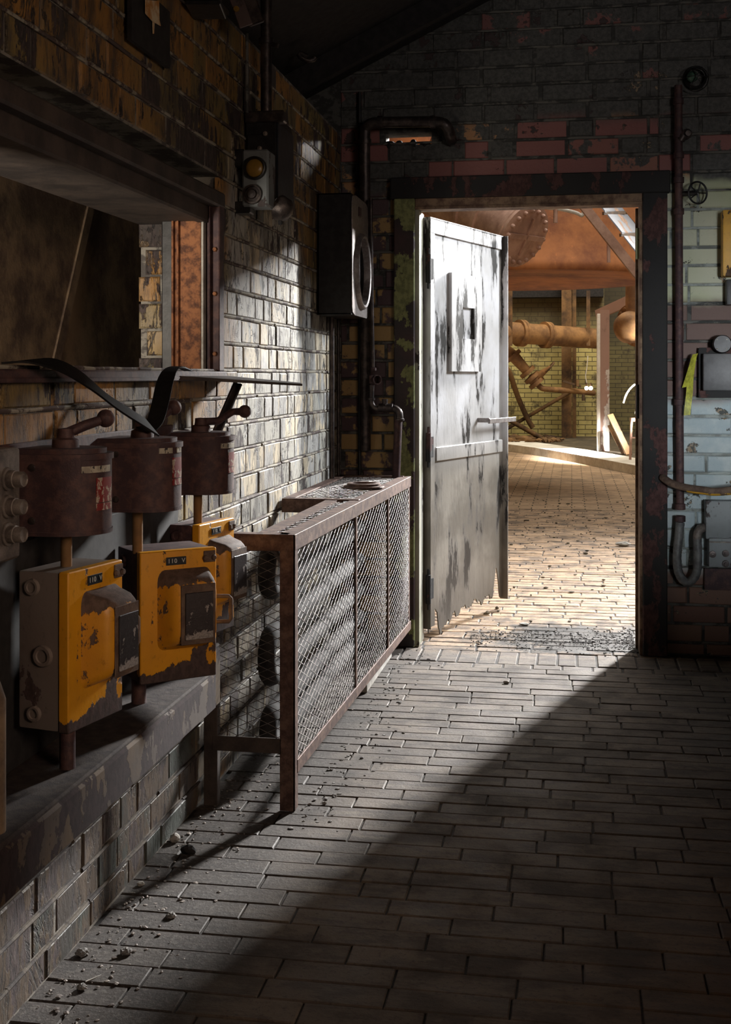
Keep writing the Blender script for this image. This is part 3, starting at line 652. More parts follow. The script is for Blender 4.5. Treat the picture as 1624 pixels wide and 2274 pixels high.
# ------------------------------------------------------------------ push button station
r = empty('push_button_station', (-1.1, 2.03, .958)); tag(r, 'grey metal push button station with three buttons at the left edge', 'button box')
m = MB(); m.bb(-1.10, -1.012, 1.93, 2.125, .962, 1.168, .012, None, 3); W(r, m, 'casing', M_ALU, 40)
for z in (1.113, 1.063, 1.013):
    m = MB(); m.lathe([(.022, 0), (.021, .006), (.0165, .007), (.0165, .020), (.0145, .021), (.0145, .034), (.013, .037), (.0115, .035), (0, .0345)], (-1.012, 2.066, z), (1, -.12, 0), 20); W(r, m, 'push_button', M_ALU, 40)
# ------------------------------------------------------------------ strap
def cw(lat, up, dep): return Vector((lat*cs-dep*sn, lat*sn+dep*cs, up))
r = empty('rubber_strap', (-1.1, 2.6, 1.2)); tag(r, 'wide black rubber strap draped from the window sill over the middle drum', 'strap')
def smooth(pts, n=5):
    out = []
    for i in range(len(pts)-1):
        p0 = pts[max(i-1, 0)]; p1 = pts[i]; p2 = pts[i+1]; p3 = pts[min(i+2, len(pts)-1)]
        for j in range(n):
            t = j/n; out.append(.5*((2*p1)+(p2-p0)*t+(2*p0-5*p1+4*p2-p3)*t*t+(3*p1-p0-3*p2+p3)*t**3))
    out.append(pts[-1]); return out
pp = smooth([P(12, 806, 2.42), P(70, 802, 2.46), P(130, 812, 2.5), P(190, 845, 2.56), P(250, 893, 2.64), P(300, 925, 2.72), P(338, 950, 2.80)])
ww = smooth([cw(0, .02, 1), cw(-.05, .10, .9), cw(-.35, .45, .8), cw(-.5, .65, .45), cw(-.6, .65, .35), cw(-.6, .65, .35), cw(-.6, .65, .3)])
m = MB(); m.ribbon(pp, ww, .054, .004); W(r, m, 'long_run', M_STRAP, 50)
pp = smooth([P(322, 955, 2.85), P(342, 940, 2.88), P(355, 900, 2.92), P(366, 850, 2.98), P(378, 823, 3.04), P(396, 815, 3.1), P(418, 823, 3.18)])
ww = smooth([cw(1, -.3, .3), cw(1, .1, .3), cw(1, .15, .3), cw(1, .1, .4), cw(.9, 0, .9), cw(.6, 0, 1.2), cw(.5, 0, 1.2)])
m = MB(); m.ribbon(pp, ww, .043, .004); W(r, m, 'short_run', M_STRAP, 50)
# ------------------------------------------------------------------ signal lamp unit, cabinet, vertical conduit
r = empty('switch_cabinet', (-1.05, 4.18, 1.9)); tag(r, 'tall dark steel cabinet on the left wall behind the amber lamp', 'cabinet')
m = MB(); m.bb(-1.11, -1.0, 4.06, 4.30, 1.905, 2.20, .006); m.bb(-1.10, -1.01, 4.052, 4.06, 1.95, 2.13, .002); W(r, m, 'body', M_BLACK)
m = MB(); m.bb(-1.0, -.994, 4.065, 4.30, 1.91, 2.17, .002); W(r, m, 'blue_grey_door', plain('blue_black', (.020, .025, .034), .4))
m = MB(); m.bb(-1.11, -.97, 4.05, 4.10, 2.17, 2.21, .004); W(r, m, 'top_bracket', M_PIPE)
for i in range(4):
    m = MB(); m.lathe([(0, .01), (.008, .008), (.009, 0)], (-1.055+.02*(i % 2), 4.052, 1.98+.05*i), (0, -1, 0), 8); W(r, m, 'terminal', M_ALU)
r = empty('signal_lamp', (-1.03, 3.95, 1.86)); tag(r, 'dark square signal lamp with a round amber lens high on the left wall', 'lamp')
m = MB(); m.bb(-1.085, -.995, 3.93, 4.03, 1.865, 2.055, .006); W(r, m, 'housing', M_GREY)
m = MB(); m.lathe([(.040, 0), (.038, .014), (.034, .016), (.030, .008), (.030, 0)], (-1.040, 3.93, 1.992), (0, -1, 0), 28); W(r, m, 'lens_ring', M_BLACK, 40)
m = MB(); m.lathe([(.030, .004), (.024, .010), (.012, .013), (0, .014)], (-1.040, 3.93, 1.992), (0, -1, 0), 24); W(r, m, 'amber_lens', M_AMBER, 60)['label'] = 'round amber glass lens'
m = MB(); m.lathe([(.034, 0), (.032, .012), (.026, .012), (.024, .006), (.016, .006), (.014, .016), (0, .017)], (-1.048, 3.93, 1.905), (0, -1, 0), 28); W(r, m, 'lower_knob', M_PIPE, 40)
m = MB(); m.bb(-1.12, -1.08, 3.94, 4.0, 2.0, 2.06, .004); W(r, m, 'wall_bracket', M_BLACK)
m = MB(); m.bb(-1.12, -1.06, 3.94, 4.0, 1.845, 1.885, .004); W(r, m, 'wall_bracket', M_BLACK)
r = empty('alarm_bell', (-1.0, 4.1, 1.87)); tag(r, 'small round dark bell at the foot of the tall cabinet', 'bell')
m = MB(); m.lathe([(.0, .045), (.02, .044), (.038, .03), (.042, .012), (.045, 0), (.038, 0)], (-.985, 4.05, 1.875), (.9, -.3, -.35), 24); W(r, m, 'gong', M_PIPE, 40)
m = MB(); m.tube([(-.985, 4.05, 1.85), (-.985, 4.06, 1.82)], .008, 8); W(r, m, 'clapper', M_BLACK, 40)
pipe_obj('conduit', [(-1.045, 4.10, 2.19), (-1.045, 4.10, 2.75)], .020, M_PIPE, 'dark vertical conduit rising from the tall cabinet to the roof',
         extra=lambda m: (m.lathe([(.020, 0), (.026, 0), (.026, .02), (.020, .02)], (-1.045, 4.10, 2.45), (0, 0, 1), 14), m.bar((-1.045, 4.1, 2.455), (-1.0, 4.09, 2.44), .012, .015)))
pipe_obj('thin_conduit', [(-1.095, 4.03, 2.20), (-1.095, 4.03, 2.47)], .006, M_RIDGB, 'thin grey conduit beside the dark vertical conduit')
# hanging plate top left
r = empty('hanging_plate', (-1.1, 3.0, 2.0)); tag(r, 'dark hanging plate with a torn opening at the top of the left wall', 'plate')
a = lp(295, 0, -1.085); b = lp(380, 0, -1.085); za = lp(295, 88, -1.085); zb = lp(380, 152, -1.085)
m = MB(); vs = []
for dx in (0, .012): vs += [(-1.10+dx, a.y, 2.3), (-1.10+dx, b.y, 2.3), (-1.10+dx, b.y, zb.z), (-1.10+dx, a.y, za.z)]
m.add(vs, [(0, 1, 2, 3), (7, 6, 5, 4), (0, 4, 5, 1), (1, 5, 6, 2), (2, 6, 7, 3), (3, 7, 4, 0)]); W(r, m, 'plate_body', M_SOOT)
m = MB(); q = [lp(x, y, -1.083) for x, y in ((322, 0), (352, 2), (353, 45), (356, 58), (342, 50), (341, 75), (339, 75), (338, 48), (322, 30))]
m.add([(p.x, p.y, p.z) for p in q]+[(p.x+.002, p.y, p.z) for p in q], [tuple(range(len(q))), tuple(range(2*len(q)-1, len(q)-1, -1))]+[(i, (i+1) % len(q), len(q)+(i+1) % len(q), len(q)+i) for i in range(len(q))])
W(r, m, 'lit_gap_patch', rust('lit_gap_tone', (.55, .25, .06), (.75, .62, .42), 20, .4, .6, .8, 0))['label'] = 'ragged orange and cream patch standing for a lit gap'  # bright colours stand for light through a gap in the plate
# lamp boxes at top
r = empty('floodlight', P(470, 10, 3.6)); tag(r, 'dark boxy floodlight at the top edge of the left wall', 'light fitting')
m = MB(); m.box(P(455, -12, 3.55), (.085, .14, .065), YAW, .006); m.box(P(458, 22, 3.55), (.10, .15, .012), YAW, .003); W(r, m, 'housing', M_BLACK)
m = MB(); m.bar(P(480, 0, 3.5), P(505, 30, 3.7), .012, .012); W(r, m, 'arm', M_BLACK)
r = empty('vent_panel', P(530, 25, 3.8)); tag(r, 'tilted pinkish grey panel with a round yellow badge beside the roof', 'panel')
a = P(515, -30, 3.75); b = P(547, 58, 3.75)
m = MB(); m.bar(a, b, .012, .042, cw(1, .3, 0), .002); W(r, m, 'face', chipped('pink_grey', (.15, .105, .10), (.06, .045, .045), .6, 12))
m = MB(); m.bar(a+cw(.032, .012, .02), b+cw(.032, .012, .02), .02, .05, cw(1, .3, 0), .004); W(r, m, 'ribbed_side', M_PIPE)
m = MB(); m.lathe([(.0095, 0), (.0085, .004), (0, .005)], P(525, 20, 3.737), cw(0, 0, -1), 18); W(r, m, 'round_badge', M_AMBER)
# ------------------------------------------------------------------ speaker / siren cabinet
r = empty('siren_cabinet', (-1.03, 5.45, 1.57)); tag(r, 'black steel cabinet with a big round opening, high beside the doorway', 'cabinet')
x0, x1, y0, y1, z0, z1 = -1.108, -.949, 5.25, 5.665, 1.57, 2.105
m = MB(); m.bb(x0, x0+.008, y0, y1, z0, z1); m.bb(x0, x1-.006, y0, y0+.008, z0, z1, .002); m.bb(x0, x1-.006, y1-.008, y1, z0, z1, .002); m.bb(x0, x1-.006, y0, y1, z1-.008, z1, .002); m.bb(x0, x1-.006, y0, y1, z0, z0+.008, .002)
W(r, m, 'casing', M_BLACK)
m = MB(); cy, cz, rr = 5.470, 1.775, .158; n = 48; outer = []; inner = []
hw, hh = (y1-y0)/2, (z1-z0)/2; my, mz = (y0+y1)/2, (z0+z1)/2; cr = .03
for i in range(n):
    t = 2*PI*i/n; inner.append((cy+rr*math.cos(t), cz+rr*math.sin(t)))
    dx, dz = math.cos(t), math.sin(t)
    k = min([((y1-cy) if dx > 0 else (cy-y0))/abs(dx) if abs(dx) > 1e-6 else 9, ((z1-cz) if dz > 0 else (cz-z0))/abs(dz) if abs(dz) > 1e-6 else 9])
    outer.append((cy+dx*k, cz+dz*k))
outer2 = []
for i, (a, b) in enumerate(outer): outer2.append((a, b))
for (ya, zz) in ((y0, z0), (y0, z1), (y1, z0), (y1, z1)):
    j = min(range(n), key=lambda i: (outer2[i][0]-ya)**2+(outer2[i][1]-zz)**2)
    outer2[j] = (ya+(.012 if ya == y0 else -.012), zz+(.012 if zz == z0 else -.012))
vs = [(x1-.004, a, b) for a, b in inner]+[(x1-.004, a, b) for a, b in outer2]+[(x1, a, b) for a, b in inner]+[(x1, a, b) for a, b in outer2]
fs = []
for i in range(n):
    j = (i+1) % n; fs += [(i, j, n+j, n+i), (2*n+i, 3*n+i, 3*n+j, 2*n+j), (n+i, n+j, 3*n+j, 3*n+i), (i, 2*n+i, 2*n+j, j)]
m.add(vs, fs); W(r, m, 'front_face', M_SPK, 30)['label'] = 'grey steel front face'
m = MB(); m.lathe([(rr-.006, -.03), (rr-.006, .018), (rr+.004, .022), (rr+.014, .014), (rr+.018, 0)], (x1, cy, cz), (1, 0, 0), 48); W(r, m, 'round_collar', M_SPK, 40)
m = MB(); m.lathe([(rr-.02, 0), (rr-.02, -.06), (rr*.4, -.11), (0, -.12)], (x1-.01, cy, cz), (1, 0, 0), 32); W(r, m, 'dark_cone', M_BLACK, 40)
m = MB(); m.bb(x1-.01, x1+.002, cy-.045, cy-.035, cz-rr+.004, cz+rr-.01, .001); W(r, m, 'centre_bar', M_SPK)
m = MB(); m.bb(x1, x1+.006, 5.40, 5.45, 2.02, 2.065, .003); W(r, m, 'badge', M_DRUM)
# conduits under the cabinet on the left wall
for (px, rr, lab) in ((737, .012, 'left of two vertical conduits running down from the siren cabinet'), (752, .008, 'right of two vertical conduits running down from the siren cabinet')):
    y = lp(px, 900, -1.09).y
    pipe_obj('conduit', [(-1.09, y, .75), (-1.09, y, 1.57)], rr, M_PIPE, lab)
# ------------------------------------------------------------------ pipework left of the door
def bpl(px, py, y=5.74): return bp(px, py, y)
a = bpl(800, 1060, 5.79)
pipe_obj('corner_conduit', [bp(799, 205, 5.80), bp(799, 1055, 5.80)], .009, M_BLACK, 'thin dark conduit up the corner of the back wall')
X = bpl(817, 600).x
top = [bp(810, 430, 5.73), bp(810, 300, 5.73)]
e1 = [bp(812, 290, 5.73), bp(820, 278, 5.73), bp(835, 272, 5.73)]
pts = smooth([bp(812, 1000, 5.78), bp(812, 700, 5.76), bp(811, 430, 5.74), bp(811, 300, 5.72), bp(815, 282, 5.71), bp(832, 273, 5.70), bp(900, 271, 5.70), bp(972, 271, 5.70), bp(992, 280, 5.70), bp(1000, 300, 5.74), bp(1003, 312, 5.80)], 4)
pipe_obj('service_pipe', pts, .026, M_PIPE, 'thick dark pipe rising beside the door and turning along above it', n=14,
         extra=lambda m: [m.lathe([(.026, -.012), (.031, -.012), (.031, .012), (.026, .012)], bp(px, py, yy), ax, 16) for (px, py, yy, ax) in ((811, 315, 5.722, (0, 0, 1)), (845, 271.5, 5.70, (1, 0, 0)), (962, 271, 5.70, (1, 0, 0)))])
r = empty('water_pipe', bp(826, 700, 5.68)); tag(r, 'slim pipe with open tee, valve and elbows beside the hinged door', 'pipe')
a = bp(825, 440, 5.66)
m = MB(); m.tube([bp(824, 440, 5.66), bp(826, 640, 5.66), bp(829, 815, 5.66)], .0075, 10); W(r, m, 'upper_pipe', M_PIPE, 50)
m = MB(); m.lathe([(.0075, -.008), (.013, -.006), (.013, .006), (.0075, .008)], bp(830, 820, 5.66), (0, 0, 1), 12)
m.lathe([(.014, -.02), (.019, -.018), (.019, .018), (.014, .02)], bp(829, 843, 5.66), (0, 0, 1), 14)
c = bp(829, 843, 5.66); ax = Vector((.55, -.8, 0)).normalized(); m.lathe([(.017, 0), (.019, .03), (.023, .032), (.023, .048), (.018, .048), (.016, .01), (0, .008)], c, ax, 18); W(r, m, 'open_tee', M_DRUM, 40)
m = MB(); pts = smooth([bp(826, 855, 5.66), bp(825, 880, 5.66), bp(826, 897, 5.66), bp(834, 906, 5.66), bp(848, 908, 5.66)], 4); m.tube(pts, .013, 12)
m.lathe([(.013, -.006), (.018, -.005), (.018, .005), (.013, .006)], bp(825, 886, 5.66), (0, 0, 1), 12); W(r, m, 'lower_elbow', M_PIPE, 50)
m = MB(); m.ball(bp(855, 906, 5.66), .023); m.lathe([(.012, 0), (.013, .03), (.014, .031), (.014, .042), (.010, .042), (.008, .03), (0, .03)], bp(855, 906, 5.66), (0, 0, 1), 14); m.lathe([(.017, -.035), (.021, -.033), (.021, .033), (.017, .035)], bp(857, 906, 5.66), (1, 0, 0), 12); W(r, m, 'valve_body', M_PIPE, 40)
m = MB(); pts = smooth([bp(868, 907, 5.66), bp(878, 908, 5.66), bp(886, 916, 5.66), bp(888, 932, 5.66)], 4); m.tube(pts, .018, 12)
m.lathe([(.018, -.006), (.022, -.004), (.022, .004), (.018, .006)], bp(888, 932, 5.66), (0, 0, 1), 12); W(r, m, 'upper_elbow', M_PIPE, 50)
m = MB(); m.tube([bp(885, 932, 5.66), bp(880, 1062, 5.66)], .019, 12); W(r, m, 'down_pipe', M_DRUM, 50)
# ------------------------------------------------------------------ door frame
fr = empty('trim_4', (-.2, 5.8, 0)); tag(fr, 'heavy black steel door frame around the doorway', kind='structure')
m = MB(); m.bb(-.843, -.742, 5.775, 5.96, 0, 2.152, .005); W(fr, m, 'left_post', M_DFL)['label'] = 'frame post with flaked green paint'
m = MB(); m.bb(.325, .437, 5.775, 5.96, 0, 2.152, .005); W(fr, m, 'right_post', M_DFR)
m = MB(); m.bb(-.86, .45, 5.77, 5.96, 2.15, 2.252, .005); W(fr, m, 'lintel', M_DFR)
m = MB(); m.bb(-.742, .325, 5.79, 5.94, 2.105, 2.152, .003); m.bb(-.742, .325, 5.782, 5.80, 2.098, 2.112, .002); W(fr, m, 'inner_head_strip', M_LINT)
m = MB(); m.bb(-.745, -.722, 5.80, 5.985, 0, 2.10, .002); W(fr, m, 'left_jamb_lining', M_JAMB)['label'] = 'pale jamb lining'
m = MB(); m.bb(.312, .328, 5.79, 5.96, 0, 2.10, .002); m.bb(.300, .314, 5.93, 5.96, 0, 2.10, .002); W(fr, m, 'right_jamb_lining', M_LINT)
m = MB(); m.bb(.298, .313, 5.84, 5.87, 1.55+.30, 1.55+.145+.30-.0, .002); W(fr, m, 'pale_latch_keep', chipped('pale_green', (.30, .33, .16), (.06, .05, .03), .58, 20))
m = MB(); m.bb(.300, .315, 5.84, 5.88, 1.10, 1.26, .003); W(fr, m, 'dark_latch_keep', M_DFR)
# ------------------------------------------------------------------ door leaf
H = Vector((-.6955, 5.97, 0)); E = Vector((-.387, 6.87, 0)); dv = (E-H); WD = dv.length; ang = math.atan2(dv.y, dv.x)
door = empty('door_1', (H.x, H.y, 0), ang); tag(door, 'open grey white steel door, paint scuffed and bottom edge rusted away', kind='structure')
TOP = 2.085
random.seed(5)
poly = [(0, TOP-.02), (0, .03)]
prof = [(.0, .05), (.04, .14), (.10, .13), (.115, .03), (.14, .005), (.18, .04), (.24, .05), (.30, .085), (.34, .06), (.42, .10), (.50, .075), (.58, .11), (.66, .07), (.74, .10), (.82, .07), (.86, .24), (.89, .20), (.92, .07), (WD-.02, .06)]
xx = 0.0
while xx < WD-.02:
    k = max(i for i in range(len(prof)) if prof[i][0] <= xx+1e-6); a = prof[k]; b = prof[min(k+1, len(prof)-1)]
    f_ = (xx-a[0])/max(1e-6, b[0]-a[0]); poly.append((xx, a[1]+(b[1]-a[1])*min(1, f_)+random.uniform(-.014, .014))); xx += random.uniform(.004, .017)
poly += [(WD, .06), (WD, TOP-.02)]
m = MB(); m.prism(poly, 0, .006); m.build('door_sheet', M_DOOR, door)
# local -y is towards us (normal to the right), angles frame on that side
m = MB(); m.bb(-.01, WD, -.010, -.001, TOP-.078, TOP, .002); m.bb(-.01, WD, -.012, .03, TOP-.006, TOP, .001); m.build('top_rail', M_DOOR, door)
m = MB(); m.bb(WD-.006, WD, -.034, .01, .05, TOP, .001); m.bb(WD-.006, WD+.004, -.036, -.032, .05, TOP, .001); m.build('free_edge_angle', M_DOOR, door)
m = MB(); m.bb(-.004, .052, -.009, -.001, .06, TOP-.06, .002); m.bb(-.006, .0, -.012, .03, .05, TOP, .001); m.build('hinge_stile', M_DOOR, door)
m = MB(); m.bb(.06, WD-.02, -.014, -.001, .875, .945, .003); m.build('middle_bar', M_DOOR, door)
# raised plate with window hole
def at_door(px):   # distance along the leaf for a pixel column
    u = (px-CX)/F; r1 = -sn+u*cs; r2 = cs+u*sn; dx, dy = dv.x/WD, dv.y/WD
    return (r1*H.y-r2*H.x)/(r2*dx-r1*dy)
def dz(px, py):
    s_ = at_door(px); p = H+dv/WD*s_; D = p.x*-sn+p.y*cs; return 1.3+(HY-py)*D/F
xa, xb = at_door(996), at_door(1063); ha, hb = at_door(1021), at_door(1047)
zt = dz(1000, 606); zb_ = dz(1030, 825); ht_, hb_ = dz(1034, 684), dz(1034, 753)
m = MB()
for (q0, q1, s0, s1) in ((xa, ha, zb_, zt), (hb, xb, zb_, zt), (ha, hb, ht_, zt), (ha, hb, zb_, hb_)): m.bb(q0, q1, -.020, -.001, s0, s1)
m.build('hatch_plate', M_DOOR, door)
m = MB(); m.bb(ha, hb, -.004, -.0015, hb_, ht_); m.build('hatch_window', M_DOOR, door)
m = MB(); m.bb(at_door(1060), at_door(1060)+.012, -.07, -.001, dz(1060, 938), dz(1060, 928), .002); m.bar((at_door(1060), -.068, dz(1085, 933)), (WD+.03, -.068, dz(1085, 933)), .012, .026, (0, 0, 1), .002); m.build('door_handle', M_SPK, door)['label'] = 'flat steel pull handle'
for z in (1.83, .95, .25):
    m = MB(); m.tube([(-.018, -.006, z-.07), (-.018, -.006, z+.07)], .013, 12); m.tube([(-.018, -.006, z-.10), (-.018, -.006, z+.10)], .006, 8); m.bb(-.018, .03, -.012, -.008, z-.05, z+.05); m.build('hinge', M_DFR, door, 40)
# ------------------------------------------------------------------ wire mesh guard
g = empty('mesh_guard', (-.83, 3.55, 0)); tag(g, 'rusty steel framed wire mesh guard along the foot of the left wall', 'guard')
GX0, GY0, GX1, GY1 = -.837, 3.545, -.772, 5.70
GZ0, GZ1 = .125, .826
gd = Vector((GX1-GX0, GY1-GY0, 0)); GL = gd.length; gd.normalize()
def gp(s_, z, off=0): return Vector((GX0, GY0, z))+gd*s_+Vector((gd.y, -gd.x, 0))*off
def wire_panel(O, U, V, lu, lv, cu, cv, rr=.0011, sag=0):
    """expanded diamond mesh, cell cu x cv, on rectangle lu x lv"""
    m = MB(); O = Vector(O); U = Vector(U); V = Vector(V); N_ = U.cross(V).normalized(); sl = cv/cu
    def clip(c, s_):
        pts = []
        u0 = 0; u1 = lu; 
        # v = c + s*u
        def vv(u): return c+s_*u
        us = [0, lu]
        if abs(s_) > 1e-9:
            for t in (0, lv): us.append((t-c)/s_)
        us = sorted(u for u in us if -1e-9 <= u <= lu+1e-9 and -1e-6 <= vv(u) <= lv+1e-6)
        return (us[0], us[-1]) if len(us) >= 2 and us[-1]-us[0] > .01 else None
    k = -int(lu*sl/cv)-2
    while k*cv < lv+lu*sl+cv:
        for s_ in (sl, -sl):
            c = k*cv if s_ > 0 else k*cv
            q = clip(c, s_)
            if q:
                n = max(2, int((q[1]-q[0])/.05)); pts = []
                for i in range(n+1):
                    u = q[0]+(q[1]-q[0])*i/n; v = c+s_*u
                    bulge = sag*math.sin(PI*u/lu)*math.sin(PI*v/lv)
                    pts.append(O+U*u+V*v+N_*(bulge+random.uniform(-.0006, .0006)))
                m.tube(pts, rr, 4, None, False)
        k += 1
    return m
# frame
m = MB(); m.bb(GX0-.024, GX0+.022, GY0-.004, GY0+.002, 0, GZ1, .001); m.bb(GX0+.017, GX0+.022, GY0-.004, GY0+.04, 0, GZ1, .001); W(g, m, 'front_post', M_FRAME)
m = MB(); m.bb(-1.098, -1.055, GY0-.002, GY0+.03, 0, GZ1, .002); W(g, m, 'wall_post', M_WOODD)
m = MB(); m.bar(gp(0, GZ1-.024, .020), gp(GL, GZ1-.024, .020), .006, .048, bev=.001); m.bar(gp(0, GZ1-.003, -.004), gp(GL, GZ1-.003, -.004), .05, .006, bev=.001); W(g, m, 'top_rail', M_FRAME)
m = MB(); m.bar(gp(.03, GZ0, .020), gp(GL, GZ0, .020), .006, .040, bev=.001); m.bar(gp(.03, GZ0-.018, .004), gp(GL, GZ0-.018, .004), .034, .005, bev=.001); W(g, m, 'bottom_rail', M_FRAME)
m = MB(); m.bb(-1.10, GX0, GY0-.005, GY0+.001, GZ1-.05, GZ1, .001); m.bb(-1.10, GX0, GY0-.004, GY0+.04, GZ1-.006, GZ1, .001); W(g, m, 'near_top_rail', M_FRAME)
m = MB(); m.bb(-1.07, GX0-.02, GY0-.004, GY0+.002, .17, .215, .001); W(g, m, 'near_bottom_rail', M_WOODD)
m = MB(); m.bar((-.915, 3.58, GZ1-.003), (-.905, 4.58, GZ1-.003), .045, .006); m.bar((-.935, 3.58, GZ1-.02), (-.925, 4.58, GZ1-.02), .005, .035); W(g, m, 'inner_top_bar', M_FRAME)
m = MB(); m.bb(-1.10, -.80, 4.56, 4.60, GZ1-.004, GZ1+.003, .001); m.bb(-1.10, -.86, 4.556, 4.562, GZ1-.05, GZ1, .001); W(g, m, 'cross_bar', M_FRAME)
m = MB(); m.bb(-1.10, -1.055, 4.58, 5.70, GZ1-.004, GZ1+.003, .001); m.bb(-1.10, -.78, 5.66, 5.70, GZ1-.004, GZ1+.003, .001); W(g, m, 'wall_side_bar', M_FRAME)
cuts = [.03, .905, 1.575, GL-.01]
for s_ in (.905, 1.575):
    m = MB(); m.bar(gp(s_, GZ0, .019), gp(s_, GZ1-.04, .019), .006, .024, tuple(gd), .001); W(g, m, 'upright', M_FRAME)
m = MB(); m.bar(gp(GL-.004, .13, .012), gp(GL-.004, GZ1, .012), .006, .03, tuple(gd)); W(g, m, 'far_upright', M_FRAME)
for a, b in zip(cuts[:-1], cuts[1:]):
    m = wire_panel(gp(a, GZ0, .014), gd, (0, 0, 1), b-a, GZ1-.03-GZ0, .062, .027, .0012, .012); W(g, m, 'front_mesh', M_WIRE)
m = wire_panel((-1.055, GY0+.002, .19), (1, 0, 0), (0, 0, 1), .20, .60, .062, .027, .0010, .004); W(g, m, 'end_mesh', M_WIRE)
m = wire_panel((-1.055, 4.60, GZ1-.004), (0, 1, 0), (1, 0, 0), 1.06, .26, .062, .034, .0011, -.01); W(g, m, 'top_mesh', M_WIRE)
m = wire_panel((-.90, 3.62, GZ1-.006), (0, 1, 0), (1, 0, 0), .94, .07, .062, .034, .0011); W(g, m, 'narrow_top_mesh', M_WIRE)
# ring on the guard
m = MB(); c = (-.865, 5.05, GZ1+.004); m.lathe([(.082, 0), (.088, .003), (.086, .008), (.070, .010), (.070, .018), (.066, .020), (.052, .020), (.050, 0), (.082, 0)], c, (0, 0, 1), 40)
tag(m.build('flange_ring', M_FRAME, None, 40), 'rusty flat steel ring lying on top of the mesh guard', 'ring')
# serpentine pipe inside
m = MB(); pts = []
zs = [.74, .60, .46, .32, .20, .10]
x = -.965
for i in range(0, 6, 2):
    za, zb2 = zs[i], zs[i+1]
    pts = [(x, 5.5, za), (x, 4.6, za), (x, 3.86, za)]+[tuple(q) for q in arc((x, 3.86, (za+zb2)/2), (za-zb2)/2, PI/2, PI*1.5, (0, 1, 0), (0, 0, 1), 8)][1:-1]+[(x, 3.86, zb2), (x, 4.6, zb2), (x, 5.5, zb2)]
    m = MB(); m.tube(pts, .030, 12)
    tag(m.build('return_bend_pipe', M_BENDP, None, 50), ('top', 'middle', 'lowest')[i//2]+' dark U bend pipe behind the wire mesh', 'pipe', 'heating pipes inside the mesh guard')
pipe_obj('thin_pipe', smooth([Vector((-1.07, 3.62, .765)), Vector((-1.0, 3.66, .765)), Vector((-.92, 3.68, .76)), Vector((-.90, 3.72, .72))], 4), .009, M_ALU, 'thin bent pipe behind the end mesh just under the guard top')
# plank under guard
m = MB(); a = P(806, 1540, 4.98); b = P(862, 1452, 5.62); a.z = .02; b.z = .02; m.bar(a, b, .035, .035, bev=.003)
tag(m.build('wood_batten', M_PLANK), 'pale weathered wooden batten lying under the mesh guard', 'wood')
pipe_obj('loose_wire', smooth([P(680, 1722, 3.99), P(700, 1727, 3.97), P(728, 1720, 4.0), P(738, 1705, 4.06), P(742, 1692, 4.12)], 5), .0022, M_ALU, 'thin bent wire on the floor beside the mesh guard', 'wire')
# ------------------------------------------------------------------ debris
random.seed(21)
def chips(mb, n, fx, smin, smax, z=0.0):
    for _ in range(n):
        x, y = fx(); s_ = smin*(smax/smin)**random.random()
        b = bmesh.new(); bmesh.ops.create_icosphere(b, subdivisions=1, radius=s_)
        q = (random.uniform(.5, 1.4), random.uniform(.5, 1.4), random.uniform(.2, .6))
        for v in b.verts: v.co = Vector((v.co.x*q[0], v.co.y*q[1], v.co.z*q[2]))*random.uniform(.8, 1.2)
        b.transform(Matrix.Translation((x, y, z+s_*.3)) @ Matrix.Rotation(random.uniform(0, 6), 4, 'Z')); b.verts.index_update(); mb.bm(b)
m = MB(); chips(m, 900, lambda: (-1.09+abs(random.gauss(0, .10)), random.uniform(2.0, 5.7)), .0015, .007)
tag(m.build('wall_foot_rubble', M_ALU), 'grey crumbs and dust scattered along the foot of the left wall', 'rubble', kind='stuff')
m = MB(); chips(m, 1500, lambda: (.30-.80*random.random()**1.5, 6.02+random.gauss(.05, .13)), .0015, .007)
tag(m.build('sill_rubble', M_GROUT), 'black grit heaped across the doorway', 'rubble', kind='stuff')
m = MB(); chips(m, 260, lambda: (-.80+abs(random.gauss(0, .09)), random.uniform(3.4, 5.75)), .002, .008)
tag(m.build('guard_foot_grit', M_FLUFF), 'pale grit on the bricks along the mesh guard', 'grit', kind='stuff')
m = MB(); chips(m, 420, lambda: (random.uniform(-.6, 2.2), random.uniform(6.2, 13)), .003, .018)
tag(m.build('hall_floor_chips', M_DIRT), 'scattered brown chips on the hall floor', 'debris', kind='stuff')
def tuft(px, py, D, s_, label):
    p = P(px, py, D); p.z = s_*.4; b = bmesh.new(); bmesh.ops.create_icosphere(b, subdivisions=3, radius=s_)
    for v in b.verts: v.co = Vector((v.co.x*random.uniform(.8, 1.25), v.co.y*random.uniform(.8, 1.25), v.co.z*random.uniform(.4, .7)))
    b.transform(Matrix.Translation(p)); b.verts.index_update(); m = MB(); m.bm(b)
    tag(m.build('fluff_tuft', M_FLUFF), label, 'fluff')
tuft(182, 2125, 2.73, .014, 'pale fluff tuft nearest the wall corner at lower left')
tuft(280, 2120, 2.735, .013, 'pale fluff tuft right of the other at lower left')
tuft(182, 2196, 2.58, .010, 'small fluff tuft lowest on the floor at left')
tuft(380, 2038, 2.92, .012, 'fluff tuft in the strip shadow on the floor')
def stone(px, py, s_, name, mat, label, cat, sc=(1, 1, .6)):
    if mat is M_CONC: mat = M_PLANK
    s_ *= .85
    D = 1.3*F/(py-HY); p = P(px, py, D); p.z = s_*sc[2]*.8
    b = bmesh.new(); bmesh.ops.create_icosphere(b, subdivisions=2, radius=s_)
    for v in b.verts: v.co = Vector((v.co.x*sc[0], v.co.y*sc[1], v.co.z*sc[2]))*random.uniform(.82, 1.15)
    b.transform(Matrix.Translation(p)); b.verts.index_update(); m = MB(); m.bm(b); tag(m.build(name, mat), label, cat)
